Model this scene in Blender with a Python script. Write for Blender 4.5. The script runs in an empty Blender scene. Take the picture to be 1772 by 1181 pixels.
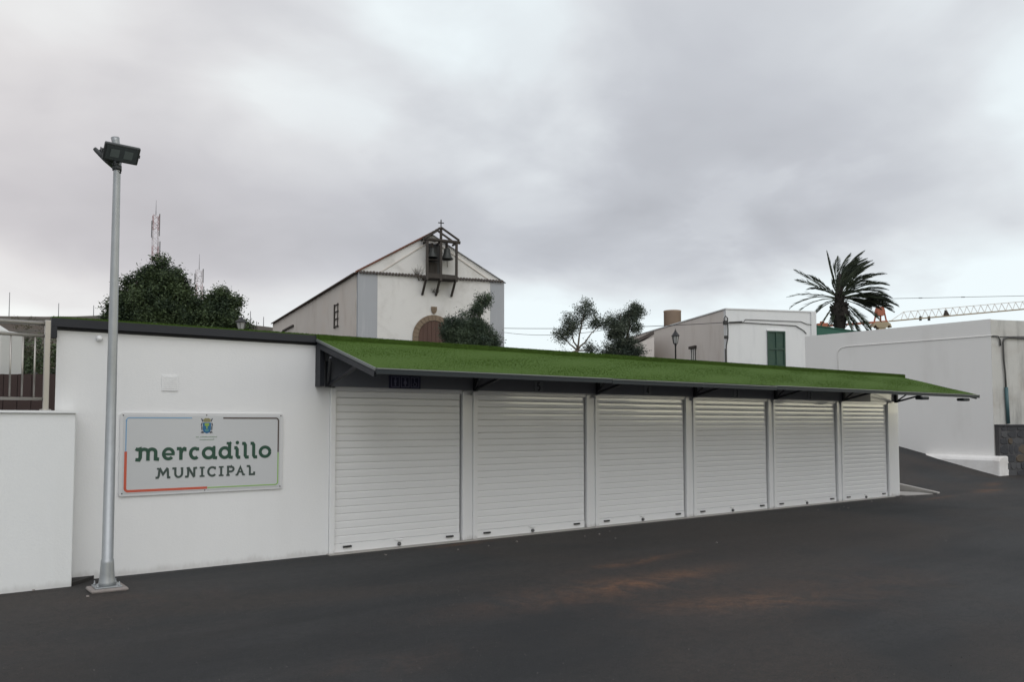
import bpy, bmesh, math, random
from mathutils import Vector, Matrix
rad = math.radians
scene = bpy.context.scene
COL = scene.collection

# ------------------------------------------------------------------ camera
HEAD = rad(36.2665)                        # heading, clockwise from +Y
FW = Vector((math.sin(HEAD), math.cos(HEAD), 0))
RT = Vector((math.cos(HEAD), -math.sin(HEAD), 0))
UP = Vector((0, 0, 1))
cam = bpy.data.cameras.new('camera')
cam.sensor_width = 36.0
cam.lens = 28.14
cam.shift_y = 0.0418
cam.clip_start = 0.05
cam.clip_end = 6000
cam_o = bpy.data.objects.new('camera', cam)
cam_o.location = (0, 0, 1.65)
cam_o.rotation_euler = (rad(90 + 2.79), 0, -HEAD)
COL.objects.link(cam_o)
scene.camera = cam_o

# ------------------------------------------------------------------ sun
SUN_EL, SUN_HEAD = rad(48), rad(196)       # heading clockwise from +Y, behind the camera
sun = bpy.data.lights.new('sun', 'SUN')
sun.energy = 0.78
sun.angle = rad(55)
sun.color = (0.99, 0.99, 1.0)
sun_o = bpy.data.objects.new('sun', sun)
sd = Vector((math.sin(SUN_HEAD) * math.cos(SUN_EL), math.cos(SUN_HEAD) * math.cos(SUN_EL), math.sin(SUN_EL)))
sun_o.rotation_euler = sd.to_track_quat('Z', 'Y').to_euler()
sun_o.location = (0, -20, 40)
COL.objects.link(sun_o)

# ------------------------------------------------------------------ world: overcast sky
world = bpy.data.worlds.new('World')
scene.world = world
world.use_nodes = True
wt = world.node_tree
wt.nodes.clear()

class G:
    """small helper that wires shader nodes"""
    def __init__(s, tree): s.t = tree
    def n(s, typ, **kw):
        nd = s.t.nodes.new(typ)
        for k, v in kw.items(): setattr(nd, k, v)
        return nd
    def put(s, sock, v):
        if isinstance(v, bpy.types.NodeSocket): s.t.links.new(v, sock)
        elif v is not None:
            try: sock.default_value = v
            except Exception: sock.default_value = (*v, 1.0)
    def m(s, op, a, b=None, c=None, clamp=False):
        nd = s.n('ShaderNodeMath', operation=op, use_clamp=clamp)
        s.put(nd.inputs[0], a); s.put(nd.inputs[1], b); s.put(nd.inputs[2], c)
        return nd.outputs[0]
    def v(s, op, a, b=None):
        nd = s.n('ShaderNodeVectorMath', operation=op)
        s.put(nd.inputs[0], a); s.put(nd.inputs[1], b)
        return nd.outputs['Value'] if op in ('DOT_PRODUCT', 'LENGTH') else nd.outputs['Vector']
    def mix(s, f, a, b, mode='MIX'):
        nd = s.n('ShaderNodeMix', data_type='RGBA', blend_type=mode)
        s.put(nd.inputs[0], f); s.put(nd.inputs[6], a); s.put(nd.inputs[7], b)
        return nd.outputs[2]
    def noise(s, vec, scale, detail=4, rough=0.55, dist=0.0):
        nd = s.n('ShaderNodeTexNoise')
        s.put(nd.inputs['Vector'], vec)
        nd.inputs['Scale'].default_value = scale
        nd.inputs['Detail'].default_value = detail
        nd.inputs['Roughness'].default_value = rough
        nd.inputs['Distortion'].default_value = dist
        return nd.outputs['Fac']
    def ramp(s, f, stops):
        nd = s.n('ShaderNodeValToRGB')
        cr = nd.color_ramp
        while len(cr.elements) < len(stops): cr.elements.new(0.5)
        for e, (p, c) in zip(cr.elements, stops):
            e.position = p; e.color = (*c, 1) if len(c) == 3 else c
        s.put(nd.inputs[0], f)
        return nd.outputs[0]
    def rng(s, f, a, b, c, d, smooth=True):
        nd = s.n('ShaderNodeMapRange', interpolation_type='SMOOTHSTEP' if smooth else 'LINEAR')
        s.put(nd.inputs[0], f)
        for i, x in enumerate((a, b, c, d)): nd.inputs[i + 1].default_value = x
        return nd.outputs[0]

g = G(wt)
D = g.n('ShaderNodeTexCoord').outputs['Generated']
sep = g.n('ShaderNodeSeparateXYZ'); g.put(sep.inputs[0], D)
dz = g.m('MAXIMUM', sep.outputs[2], 0.0)
den = g.m('ADD', dz, 0.27)
comb = g.n('ShaderNodeCombineXYZ')
g.put(comb.inputs[0], g.m('DIVIDE', sep.outputs[0], den))
g.put(comb.inputs[1], g.m('DIVIDE', sep.outputs[1], den))
P = comb.outputs[0]
big = g.noise(P, 0.95, 4, 0.45, 0.3)
mid = g.noise(g.v('ADD', P, (7.3, 2.1, 0.4)), 2.6, 5, 0.48, 0.25)
fine = g.noise(g.v('ADD', P, (1.3, 5.1, 3.4)), 4.5, 4, 0.5, 0.3)
t = g.m('ADD', g.m('MULTIPLY', g.m('SUBTRACT', big, 0.5), 0.75), 0.50)
t = g.m('ADD', t, g.m('MULTIPLY', g.m('SUBTRACT', mid, 0.5), 0.55))
t = g.m('ADD', t, g.m('MULTIPLY', g.m('SUBTRACT', fine, 0.5), 0.16))
# lighter and heavier banks of cloud: azimuth right of the heading, elevation, half width (degrees), strength
BANKS = [(-13, 24, 5, .15), (1, 24.5, 5.5, .24), (22, 25, 9, .06), (34, 22, 6, .24), (-15, 17, 6, .10),
         (2, 12.5, 5, .16), (17, 13, 3.5, .14), (34, 10, 7, .26), (-31, 26, 9, .15), (21, 11, 3.5, .08),
         (11, 18, 9, -.20), (23, 17, 8, -.15), (-22, 11, 8, -.20), (-8, 12.5, 6, -.15), (-31, 15, 8, -.08), (31, 16, 5, -.09)]
dn = g.v('NORMALIZE', D)
wob = g.m('MULTIPLY', g.m('SUBTRACT', mid, 0.5), 0.03)
for az, el, w, amp in BANKS:
    h = HEAD + rad(az)
    c = (math.sin(h) * math.cos(rad(el)), math.cos(h) * math.cos(rad(el)), math.sin(rad(el)))
    q = g.m('SUBTRACT', g.m('ADD', g.v('DOT_PRODUCT', dn, c), wob), 1.0)
    q = g.m('EXPONENT', g.m('MULTIPLY', q, 1.0 / (rad(w) ** 2)))
    t = g.m('MULTIPLY_ADD', g.m('MINIMUM', q, 1.0), amp * 1.35, t)
# the clear strip under the cloud base, all round the horizon
low = g.rng(dz, 0.075, 0.235, 1.0, 0.0)
low = g.m('MULTIPLY', low, g.rng(g.m('ADD', g.m('MULTIPLY', big, 0.5), g.m('MULTIPLY', mid, 0.5)), 0.30, 0.56, 0.60, 1.0))
t = g.m('MULTIPLY_ADD', low, 0.70, t)
cloud = g.ramp(t, [(0.10, (0.39, 0.40, 0.428)), (0.36, (0.485, 0.50, 0.533)), (0.60, (0.615, 0.64, 0.665)), (0.95, (0.76, 0.83, 0.85))])
# dusty warmth in the cloud towards the left of the street
warm = g.rng(g.v('DOT_PRODUCT', dn, tuple(-(RT * 0.9 - FW * 0.43))), 0.38, 0.92, 0.0, 1.0)
cloud = g.mix(g.m('MULTIPLY', warm, 1.0), cloud, g.mix(1.0, cloud, (1.075, 0.99, 0.945, 1), 'MULTIPLY'))
# creamy evening light in the clear strip low on the right
cream = g.m('MULTIPLY', g.rng(g.v('DOT_PRODUCT', dn, tuple(RT * 0.93 - FW * 0.37)), 0.15, 0.95, 0.0, 1.0), g.rng(dz, 0.02, 0.30, 1.0, 0.0))
cloud = g.mix(cream, cloud, g.mix(1.0, cloud, (2.5, 2.18, 1.62, 1), 'MULTIPLY'))
sky = g.n('ShaderNodeTexSky', sky_type='NISHITA')
sky.sun_disc = False
sky.sun_elevation = SUN_EL
sky.sun_rotation = SUN_HEAD
sky.air_density = 1.0
sky.dust_density = 2.0
bg1 = g.n('ShaderNodeBackground'); g.put(bg1.inputs[0], sky.outputs[0]); bg1.inputs[1].default_value = 0.05
bg2 = g.n('ShaderNodeBackground'); g.put(bg2.inputs[0], cloud); bg2.inputs[1].default_value = 1.0
ms = g.n('ShaderNodeMixShader')
g.put(ms.inputs[0], 0.90); g.put(ms.inputs[1], bg1.outputs[0]); g.put(ms.inputs[2], bg2.outputs[0])
wo = g.n('ShaderNodeOutputWorld'); g.put(wo.inputs[0], ms.outputs[0])

scene.view_settings.view_transform = 'Standard'
scene.view_settings.look = 'None'
scene.view_settings.exposure = 0.34
scene.view_settings.gamma = 1.0
scene.view_settings.use_curve_mapping = False
scene.render.engine = 'CYCLES'
scene.cycles.max_bounces = 8
scene.cycles.use_denoising = True

# ------------------------------------------------------------------ materials
def new_mat(name):
    m = bpy.data.materials.new(name); m.use_nodes = True
    b = m.node_tree.nodes['Principled BSDF']
    return m, G(m.node_tree), b

def mat(name, col, rough=0.6, var=0.06, vscale=3.0, bump=0.0, bscale=60.0, metal=0.0, spec=0.5, coat=0.0, streak=None, island=0.0, tint=None, base=None):
    """procedural principled material: base colour with soft variation, fine bump, optional rain streaks"""
    m, g, b = new_mat(name)
    co = g.n('ShaderNodeTexCoord').outputs['Object']
    n1 = g.noise(co, vscale, 5, 0.6, 0.2)
    n2 = g.noise(co, vscale * 7, 4, 0.6)
    f = g.m('ADD', g.m('MULTIPLY', g.m('SUBTRACT', n1, 0.5), 2.0), g.m('MULTIPLY', g.m('SUBTRACT', n2, 0.5), 0.9))
    if island:
        rp = g.n('ShaderNodeNewGeometry').outputs['Random Per Island']
        f = g.m('ADD', f, g.m('MULTIPLY', g.m('SUBTRACT', rp, 0.5), island / max(var, 1e-4)))
    gain = g.m('MULTIPLY_ADD', f, var, 1.0)
    cc = g.n('ShaderNodeCombineColor')
    for i in range(3): g.put(cc.inputs[i], gain)
    c = g.mix(1.0, (*col, 1), cc.outputs[0], 'MULTIPLY')
    if tint:       # second colour in patches
        tc, ts, amt = tint
        c = g.mix(g.m('MULTIPLY', g.rng(g.noise(g.v('ADD', co, (3.1, 9.2, 4.4)), ts, 5, 0.6, 0.4), 0.46, 0.70, 0, 1), amt), c, (*tc, 1))
    if streak:     # vertical weathering
        sc, amt, xs = streak
        mp = g.n('ShaderNodeMapping'); g.put(mp.inputs[0], co); mp.inputs['Scale'].default_value = (xs, xs, 0.22)
        s = g.rng(g.noise(mp.outputs[0], 1.0, 5, 0.65), 0.50, 0.78, 0, 1)
        c = g.mix(g.m('MULTIPLY', s, amt), c, (*sc, 1))
    if base:       # splash dirt along the foot of a wall
        bc, bh, amt = base
        sp = g.n('ShaderNodeSeparateXYZ'); g.put(sp.inputs[0], co)
        mp = g.n('ShaderNodeMapping'); g.put(mp.inputs[0], co); mp.inputs['Scale'].default_value = (5, 5, 2)
        e = g.m('ADD', g.m('DIVIDE', sp.outputs[2], bh), g.m('MULTIPLY', g.m('SUBTRACT', g.noise(mp.outputs[0], 1.0, 6, 0.7), 0.5), 2.4))
        c = g.mix(g.m('MULTIPLY', g.rng(e, 0.1, 1.0, 1.0, 0.0), amt), c, (*bc, 1))
    g.put(b.inputs['Base Color'], c)
    b.inputs['Metallic'].default_value = metal
    b.inputs['Specular IOR Level'].default_value = spec
    g.put(b.inputs['Roughness'], g.m('MULTIPLY_ADD', g.m('SUBTRACT', n2, 0.5), 0.18, rough, clamp=True))
    if coat:
        b.inputs['Coat Weight'].default_value = coat
        b.inputs['Coat Roughness'].default_value = 0.04
    if bump:
        bp = g.n('ShaderNodeBump'); bp.inputs['Strength'].default_value = bump; bp.inputs['Distance'].default_value = 0.01
        g.put(bp.inputs['Height'], g.noise(co, bscale, 6, 0.6)); g.put(b.inputs['Normal'], bp.outputs[0])
    return m

M = {}
M['wall_white'] = mat('white_wall_paint', (0.80, 0.80, 0.80), 0.85, 0.02, 0.8, 0.25, 45, streak=((0.66, 0.655, 0.64), 0.16, 1.6), base=((0.40, 0.38, 0.36), 0.09, 0.38))
M['low_white'] = mat('low_wall_paint', (0.79, 0.80, 0.80), 0.85, 0.02, 0.9, 0.25, 45, streak=((0.62, 0.61, 0.59), 0.18, 2.0), base=((0.40, 0.38, 0.36), 0.08, 0.35))
M['shutter'] = mat('shutter_lacquer', (0.88, 0.88, 0.88), 0.09, 0.010, 0.7, spec=1.0, coat=0.8)
M['frame_white'] = mat('frame_lacquer', (0.85, 0.85, 0.85), 0.22, 0.015, 0.8, base=((0.40, 0.38, 0.36), 0.07, 0.45), spec=0.8, coat=0.5)
M['anthracite'] = mat('anthracite_paint', (0.022, 0.024, 0.030), 0.5, 0.12, 2.0, spec=0.35)
M['fascia_paint'] = mat('fascia_paint', (0.205, 0.213, 0.235), 0.42, 0.10, 2.0)
M['anth_edge'] = mat('awning_edge_paint', (0.028, 0.034, 0.038), 0.6, 0.10, 3.0, spec=0.3)
M['trim_metal'] = mat('galvanised_trim', (0.20, 0.215, 0.21), 0.5, 0.10, 8.0, metal=0.3)
M['galv'] = mat('galvanised_steel', (0.36, 0.375, 0.385), 0.42, 0.14, 9.0, metal=0.55, bump=0.05, bscale=30)
M['inox'] = mat('brushed_stainless', (0.42, 0.40, 0.37), 0.40, 0.05, 2.0, metal=0.75)
M['black_plastic'] = mat('black_plastic', (0.012, 0.012, 0.013), 0.4, 0.1, 20)
M['lamp_grey'] = mat('floodlight_casting', (0.045, 0.05, 0.052), 0.5, 0.1, 20, bump=0.1, bscale=90)
M['lens'] = mat('floodlight_glass', (0.085, 0.10, 0.105), 0.15, 0.05, 30)
M['led'] = mat('led_module', (0.16, 0.19, 0.19), 0.3, 0.05, 40)
M['steel_dark'] = mat('worn_steel_lock', (0.12, 0.12, 0.12), 0.4, 0.15, 30, metal=0.6)
M['concrete'] = mat('pale_concrete', (0.40, 0.38, 0.355), 0.9, 0.10, 5, 0.5, 40)
M['pad'] = mat('pinkish_mortar', (0.27, 0.24, 0.225), 0.95, 0.2, 14, 0.9, 30)
M['sign_face'] = mat('sign_sheet', (0.56, 0.57, 0.58), 0.35, 0.012, 2)
M['sign_back'] = mat('sign_aluminium_edge', (0.64, 0.64, 0.65), 0.3, 0.03, 4)
def flat(n, c, r=0.45): M[n] = mat(n, c, r, 0.04, 18)
flat('print_green', (0.018, 0.068, 0.042)); flat('print_slate', (0.045, 0.068, 0.060)); flat('print_blue', (0.16, 0.36, 0.58)); flat('print_brown', (0.085, 0.060, 0.055))
flat('print_red', (0.56, 0.10, 0.055)); flat('print_lime', (0.25, 0.47, 0.09)); flat('crest_blue', (0.02, 0.13, 0.27)); flat('crest_gold', (0.26, 0.24, 0.12))
flat('crest_leaf', (0.26, 0.40, 0.07)); flat('crest_dark', (0.06, 0.06, 0.08)); flat('crest_sea', (0.10, 0.28, 0.27)); flat('print_pale', (0.20, 0.30, 0.20))
flat('plaque_navy', (0.030, 0.030, 0.075)); flat('plaque_line', (0.24, 0.24, 0.34)); flat('plaque_grey', (0.27, 0.28, 0.30)); flat('plaque_digit', (0.03, 0.03, 0.035))
M['church_front'] = mat('church_limewash', (0.69, 0.675, 0.65), 0.9, 0.05, 0.35, 0.5, 8, streak=((0.44, 0.41, 0.37), 0.55, 0.9), tint=((0.52, 0.50, 0.47), 0.6, 0.7))
M['church_side'] = mat('church_side_plaster', (0.65, 0.60, 0.55), 0.9, 0.06, 0.3, 0.5, 8, streak=((0.42, 0.35, 0.29), 0.6, 0.7), tint=((0.64, 0.57, 0.51), 0.35, 0.7))
M['church_grey'] = mat('grey_corner_band', (0.37, 0.38, 0.40), 0.9, 0.05, 0.8, 0.4, 8, streak=((0.56, 0.56, 0.56), 0.5, 2.2))
M['roof_tile'] = mat('weathered_roof_tile', (0.20, 0.085, 0.06), 0.9, 0.25, 3, 0.5, 20, tint=((0.12, 0.10, 0.08), 1.5, 0.7))
M['tile_dark'] = mat('lichen_dark_tile', (0.095, 0.080, 0.072), 0.9, 0.3, 5, 0.5, 20)
M['old_wood'] = mat('grey_old_timber', (0.050, 0.042, 0.036), 0.85, 0.3, 5, 0.6, 30, streak=((0.11, 0.10, 0.09), 0.5, 6))
M['door_wood'] = mat('brown_plank_timber', (0.085, 0.045, 0.033), 0.75, 0.25, 3, 0.5, 25, streak=((0.05, 0.028, 0.02), 0.6, 9), island=0.3)
M['arch_stone'] = mat('tawny_arch_stone', (0.20, 0.15, 0.105), 0.9, 0.22, 4, 0.8, 14, island=0.25)
M['bronze'] = mat('dull_bell_bronze', (0.045, 0.048, 0.045), 0.5, 0.2, 6, metal=0.4)
M['iron'] = mat('black_iron', (0.016, 0.016, 0.017), 0.5, 0.15, 10)
M['house_side'] = mat('house_side_plaster', (0.68, 0.63, 0.585), 0.9, 0.05, 0.4, 0.4, 8, streak=((0.48, 0.41, 0.36), 0.5, 1.0))
M['house_front'] = mat('house_front_paint', (0.71, 0.715, 0.715), 0.9, 0.04, 0.5, 0.3, 8, streak=((0.48, 0.49, 0.50), 0.4, 1.3))
M['big_wall'] = mat('large_wall_paint', (0.80, 0.79, 0.77), 0.9, 0.02, 0.3, 0.3, 20, streak=((0.62, 0.60, 0.57), 0.3, 0.8))
M['big_end'] = mat('stained_end_wall', (0.55, 0.54, 0.51), 0.9, 0.08, 1.2, 0.5, 14, streak=((0.16, 0.16, 0.15), 0.85, 1.7), tint=((0.45, 0.42, 0.38), 1.1, 0.7))
M['plinth'] = mat('plinth_whitewash', (0.80, 0.785, 0.765), 0.9, 0.06, 2.0, 0.9, 9, tint=((0.62, 0.58, 0.54), 1.5, 0.5))
M['shutter_green'] = mat('green_window_paint', (0.018, 0.056, 0.040), 0.55, 0.2, 4, tint=((0.04, 0.085, 0.048), 2.5, 0.6))
M['green_sheet'] = mat('green_parapet_paint', (0.030, 0.115, 0.080), 0.7, 0.12, 1.0)
M['glass_dark'] = mat('dark_window_glass', (0.02, 0.022, 0.025), 0.1, 0.05, 5)
M['white_wood'] = mat('white_window_bars', (0.62, 0.60, 0.57), 0.6, 0.05, 6)
M['tank_tan'] = mat('tan_cylinder_render', (0.32, 0.235, 0.175), 0.9, 0.12, 2, 0.3, 20)
M['conduit'] = mat('grey_conduit', (0.07, 0.068, 0.066), 0.6, 0.15, 8)
M['teal_pipe'] = mat('teal_pipe_paint', (0.055, 0.115, 0.125), 0.5, 0.1, 8)
M['cable'] = mat('black_cable', (0.03, 0.03, 0.032), 0.6, 0.1, 8)
M['crane_orange'] = mat('crane_orange', (0.38, 0.12, 0.065), 0.6, 0.15, 1)
M['crane_yellow'] = mat('crane_ochre', (0.38, 0.31, 0.20), 0.6, 0.15, 1)
M['crane_pale'] = mat('crane_faded_steel', (0.66, 0.61, 0.56), 0.6, 0.1, 1)
M['mast_red'] = mat('mast_red', (0.30, 0.15, 0.15), 0.7, 0.1, 1)
M['mast_white'] = mat('mast_white', (0.52, 0.48, 0.50), 0.7, 0.1, 1)
M['mast_grey'] = mat('mast_grey', (0.16, 0.16, 0.17), 0.7, 0.1, 1)
M['brown_board'] = mat('redbrown_sheet', (0.040, 0.021, 0.017), 0.7, 0.15, 3)
M['cabinet'] = mat('cabinet_white', (0.60, 0.60, 0.58), 0.6, 0.03, 3)
M['bark'] = mat('tree_bark', (0.085, 0.068, 0.052), 0.95, 0.3, 6, 0.9, 14)
M['bark_olive'] = mat('olive_bark', (0.15, 0.125, 0.10), 0.95, 0.25, 6, 0.9, 14)
M['palm_bark'] = mat('palm_trunk', (0.026, 0.021, 0.018), 0.95, 0.3, 7, 1.0, 12)

def leaf_mat(name, a, b2, island, scale):
    m, g, b = new_mat(name)
    co = g.n('ShaderNodeTexCoord').outputs['Object']
    geo = g.n('ShaderNodeNewGeometry')
    f = g.m('ADD', g.rng(g.noise(co, scale, 3, 0.6), 0.35, 0.65, 0, 1), g.m('MULTIPLY', g.m('SUBTRACT', geo.outputs['Random Per Island'], 0.5), island), clamp=True)
    g.put(b.inputs['Base Color'], g.mix(f, (*a, 1), (*b2, 1)))
    b.inputs['Roughness'].default_value = 0.6
    b.inputs['Specular IOR Level'].default_value = 0.3
    return m
M['leaf_dark'] = leaf_mat('dark_broad_leaves', (0.022, 0.038, 0.020), (0.076, 0.108, 0.046), 1.1, 0.6)
M['leaf_olive'] = leaf_mat('olive_leaves', (0.040, 0.056, 0.044), (0.105, 0.125, 0.090), 1.1, 0.8)
M['leaf_shrub'] = leaf_mat('grey_green_leaves', (0.034, 0.052, 0.036), (0.088, 0.120, 0.072), 0.9, 0.8)
M['leaf_palm'] = leaf_mat('palm_leaflets', (0.048, 0.062, 0.046), (0.090, 0.110, 0.070), 0.8, 1.0)
M['leaf_hill'] = leaf_mat('hill_scrub_leaves', (0.040, 0.044, 0.024), (0.085, 0.080, 0.040), 0.8, 0.3)
M['twig'] = mat('dry_weed_stems', (0.11, 0.09, 0.06), 0.9, 0.2, 10)

def turf_mat():
    m, g, b = new_mat('artificial_turf')
    co = g.n('ShaderNodeTexCoord').outputs['Object']
    n1 = g.noise(co, 1.4, 5, 0.65, 0.4)
    mp = g.n('ShaderNodeMapping'); g.put(mp.inputs[0], co); mp.inputs['Scale'].default_value = (2.0, 26.0, 26.0)
    n2 = g.noise(mp.outputs[0], 1.0, 4, 0.6)
    rp = g.n('ShaderNodeNewGeometry').outputs['Random Per Island']
    f = g.m('ADD', g.m('MULTIPLY', n1, 0.6), g.m('MULTIPLY', n2, 0.4))
    f = g.m('ADD', g.rng(f, 0.25, 0.75, 0.15, .85), g.m('MULTIPLY', g.m('SUBTRACT', rp, 0.5), 0.4), clamp=True)
    g.put(b.inputs['Base Color'], g.mix(f, (0.060, 0.108, 0.020, 1), (0.068, 0.118, 0.024, 1)))
    b.inputs['Roughness'].default_value = 0.85
    b.inputs['Specular IOR Level'].default_value = 0.08
    bp = g.n('ShaderNodeBump'); bp.inputs['Strength'].default_value = 0.25; bp.inputs['Distance'].default_value = 0.006
    g.put(bp.inputs['Height'], g.noise(co, 130, 3, 0.6)); g.put(b.inputs['Normal'], bp.outputs[0])
    return m
M['turf'] = turf_mat()

def asphalt_mat():
    m, g, b = new_mat('dusty_asphalt')
    co = g.n('ShaderNodeTexCoord').outputs['Object']
    big = g.noise(co, 0.28, 5, 0.6, 0.6)
    mp = g.n('ShaderNodeMapping'); g.put(mp.inputs[0], co)
    mp.inputs['Scale'].default_value = (0.16, 0.95, 1.0)       # tyre-dragged streaks run along the stalls
    st = g.noise(mp.outputs[0], 1.0, 6, 0.62, 0.5)
    fine = g.noise(co, 55, 4, 0.75)
    agg = g.noise(co, 210, 2, 0.6)
    f = g.m('ADD', g.m('MULTIPLY', g.m('SUBTRACT', big, 0.5), 0.9), g.m('MULTIPLY', g.m('SUBTRACT', st, 0.5), 1.25))
    f = g.rng(f, -0.30, 0.34, 0, 1)
    c = g.mix(f, (0.018, 0.0188, 0.021, 1), (0.053, 0.052, 0.0525, 1))
    # brown and rust-red earth dusted over the asphalt; each patch: x, y, half length, half width, turn, strength
    sep = g.n('ShaderNodeSeparateXYZ'); g.put(sep.inputs[0], co)
    dust = g.noise(co, 1.7, 6, 0.68, 0.9)
    total = None
    for (x, y, a, w, ang, s) in DUST:
        ca, sa = math.cos(ang), math.sin(ang)
        dx = g.m('SUBTRACT', sep.outputs[0], x); dy = g.m('SUBTRACT', sep.outputs[1], y)
        u = g.m('DIVIDE', g.m('ADD', g.m('MULTIPLY', dx, ca), g.m('MULTIPLY', dy, sa)), a)
        v = g.m('DIVIDE', g.m('SUBTRACT', g.m('MULTIPLY', dy, ca), g.m('MULTIPLY', dx, sa)), w)
        e = g.m('EXPONENT', g.m('MULTIPLY', g.m('ADD', g.m('MULTIPLY', u, u), g.m('MULTIPLY', v, v)), -1.0))
        e = g.m('MULTIPLY', e, s)
        total = e if total is None else g.m('ADD', total, e)
    wide = g.rng(g.noise(g.v('ADD', co, (21.0, 4.0, 0)), 0.22, 4, 0.6, 0.7), 0.40, 0.66, 0, 0.62)
    c = g.mix(wide, c, (0.066, 0.049, 0.039, 1))
    d1 = g.m('MULTIPLY', total, g.rng(dust, 0.36, 0.62, 0.10, 1.0), clamp=True)
    c = g.mix(d1, c, (0.21, 0.105, 0.058, 1))
    patchy = g.noise(co, 11, 5, 0.7)
    c = g.mix(g.rng(patchy, 0.35, 0.6, 0.38, 0.0), c, (0.016, 0.016, 0.017, 1))
    speck = g.rng(agg, 0.56, 0.70, 0, 0.55)
    c = g.mix(speck, c, (0.105, 0.10, 0.095, 1))
    c = g.mix(g.rng(fine, 0.36, 0.62, 0.62, 0.0), c, (0.012, 0.015, 0.016, 1))
    g.put(b.inputs['Base Color'], c)
    b.inputs['Specular IOR Level'].default_value = 0.32
    g.put(b.inputs['Roughness'], g.m('MULTIPLY_ADD', fine, 0.22, 0.66))
    bp = g.n('ShaderNodeBump'); bp.inputs['Strength'].default_value = 0.7; bp.inputs['Distance'].default_value = 0.01
    g.put(bp.inputs['Height'], g.m('ADD', g.m('MULTIPLY', agg, 0.6), fine)); g.put(b.inputs['Normal'], bp.outputs[0])
    return m
DUST = [(6.0, 5.9, 1.1, 0.24, 0.12, 1.0), (6.9, 6.9, 0.8, 0.13, 0.1, 0.75), (6.1, 4.75, 0.9, 0.24, -0.35, 0.62), (7.2, 4.7, 1.8, 0.7, -0.1, 0.22),
        (5.0, 6.1, 1.3, 0.3, 0.1, 0.35), (5.9, 9.25, 0.55, 0.10, 0.05, 0.7), (20.9, 8.9, 0.9, 0.22, 0.2, 0.9), (23.2, 9.8, 1.0, 0.2, 0.3, 0.6), (18.2, 8.75, 0.8, 0.09, 0.1, 0.7), (1.9, 8.2, 0.8, 0.35, 0, 0.16), (2.6, 5.0, 0.6, 0.3, 0, .18)]
M['asphalt'] = asphalt_mat()

def earth_mat():
    m, g, b = new_mat('dry_hillside')
    co = g.n('ShaderNodeTexCoord').outputs['Object']
    f = g.rng(g.noise(co, 0.05, 7, 0.65, 0.5), 0.35, 0.65, 0, 1)
    c = g.mix(f, (0.034, 0.030, 0.019, 1), (0.074, 0.050, 0.036, 1))
    c = g.mix(g.rng(g.noise(co, 0.35, 5, 0.7), 0.5, 0.66, 0, 0.75), c, (0.028, 0.032, 0.018, 1))
    g.put(b.inputs['Base Color'], c); b.inputs['Roughness'].default_value = 0.95
    return m
M['earth'] = earth_mat()

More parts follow.
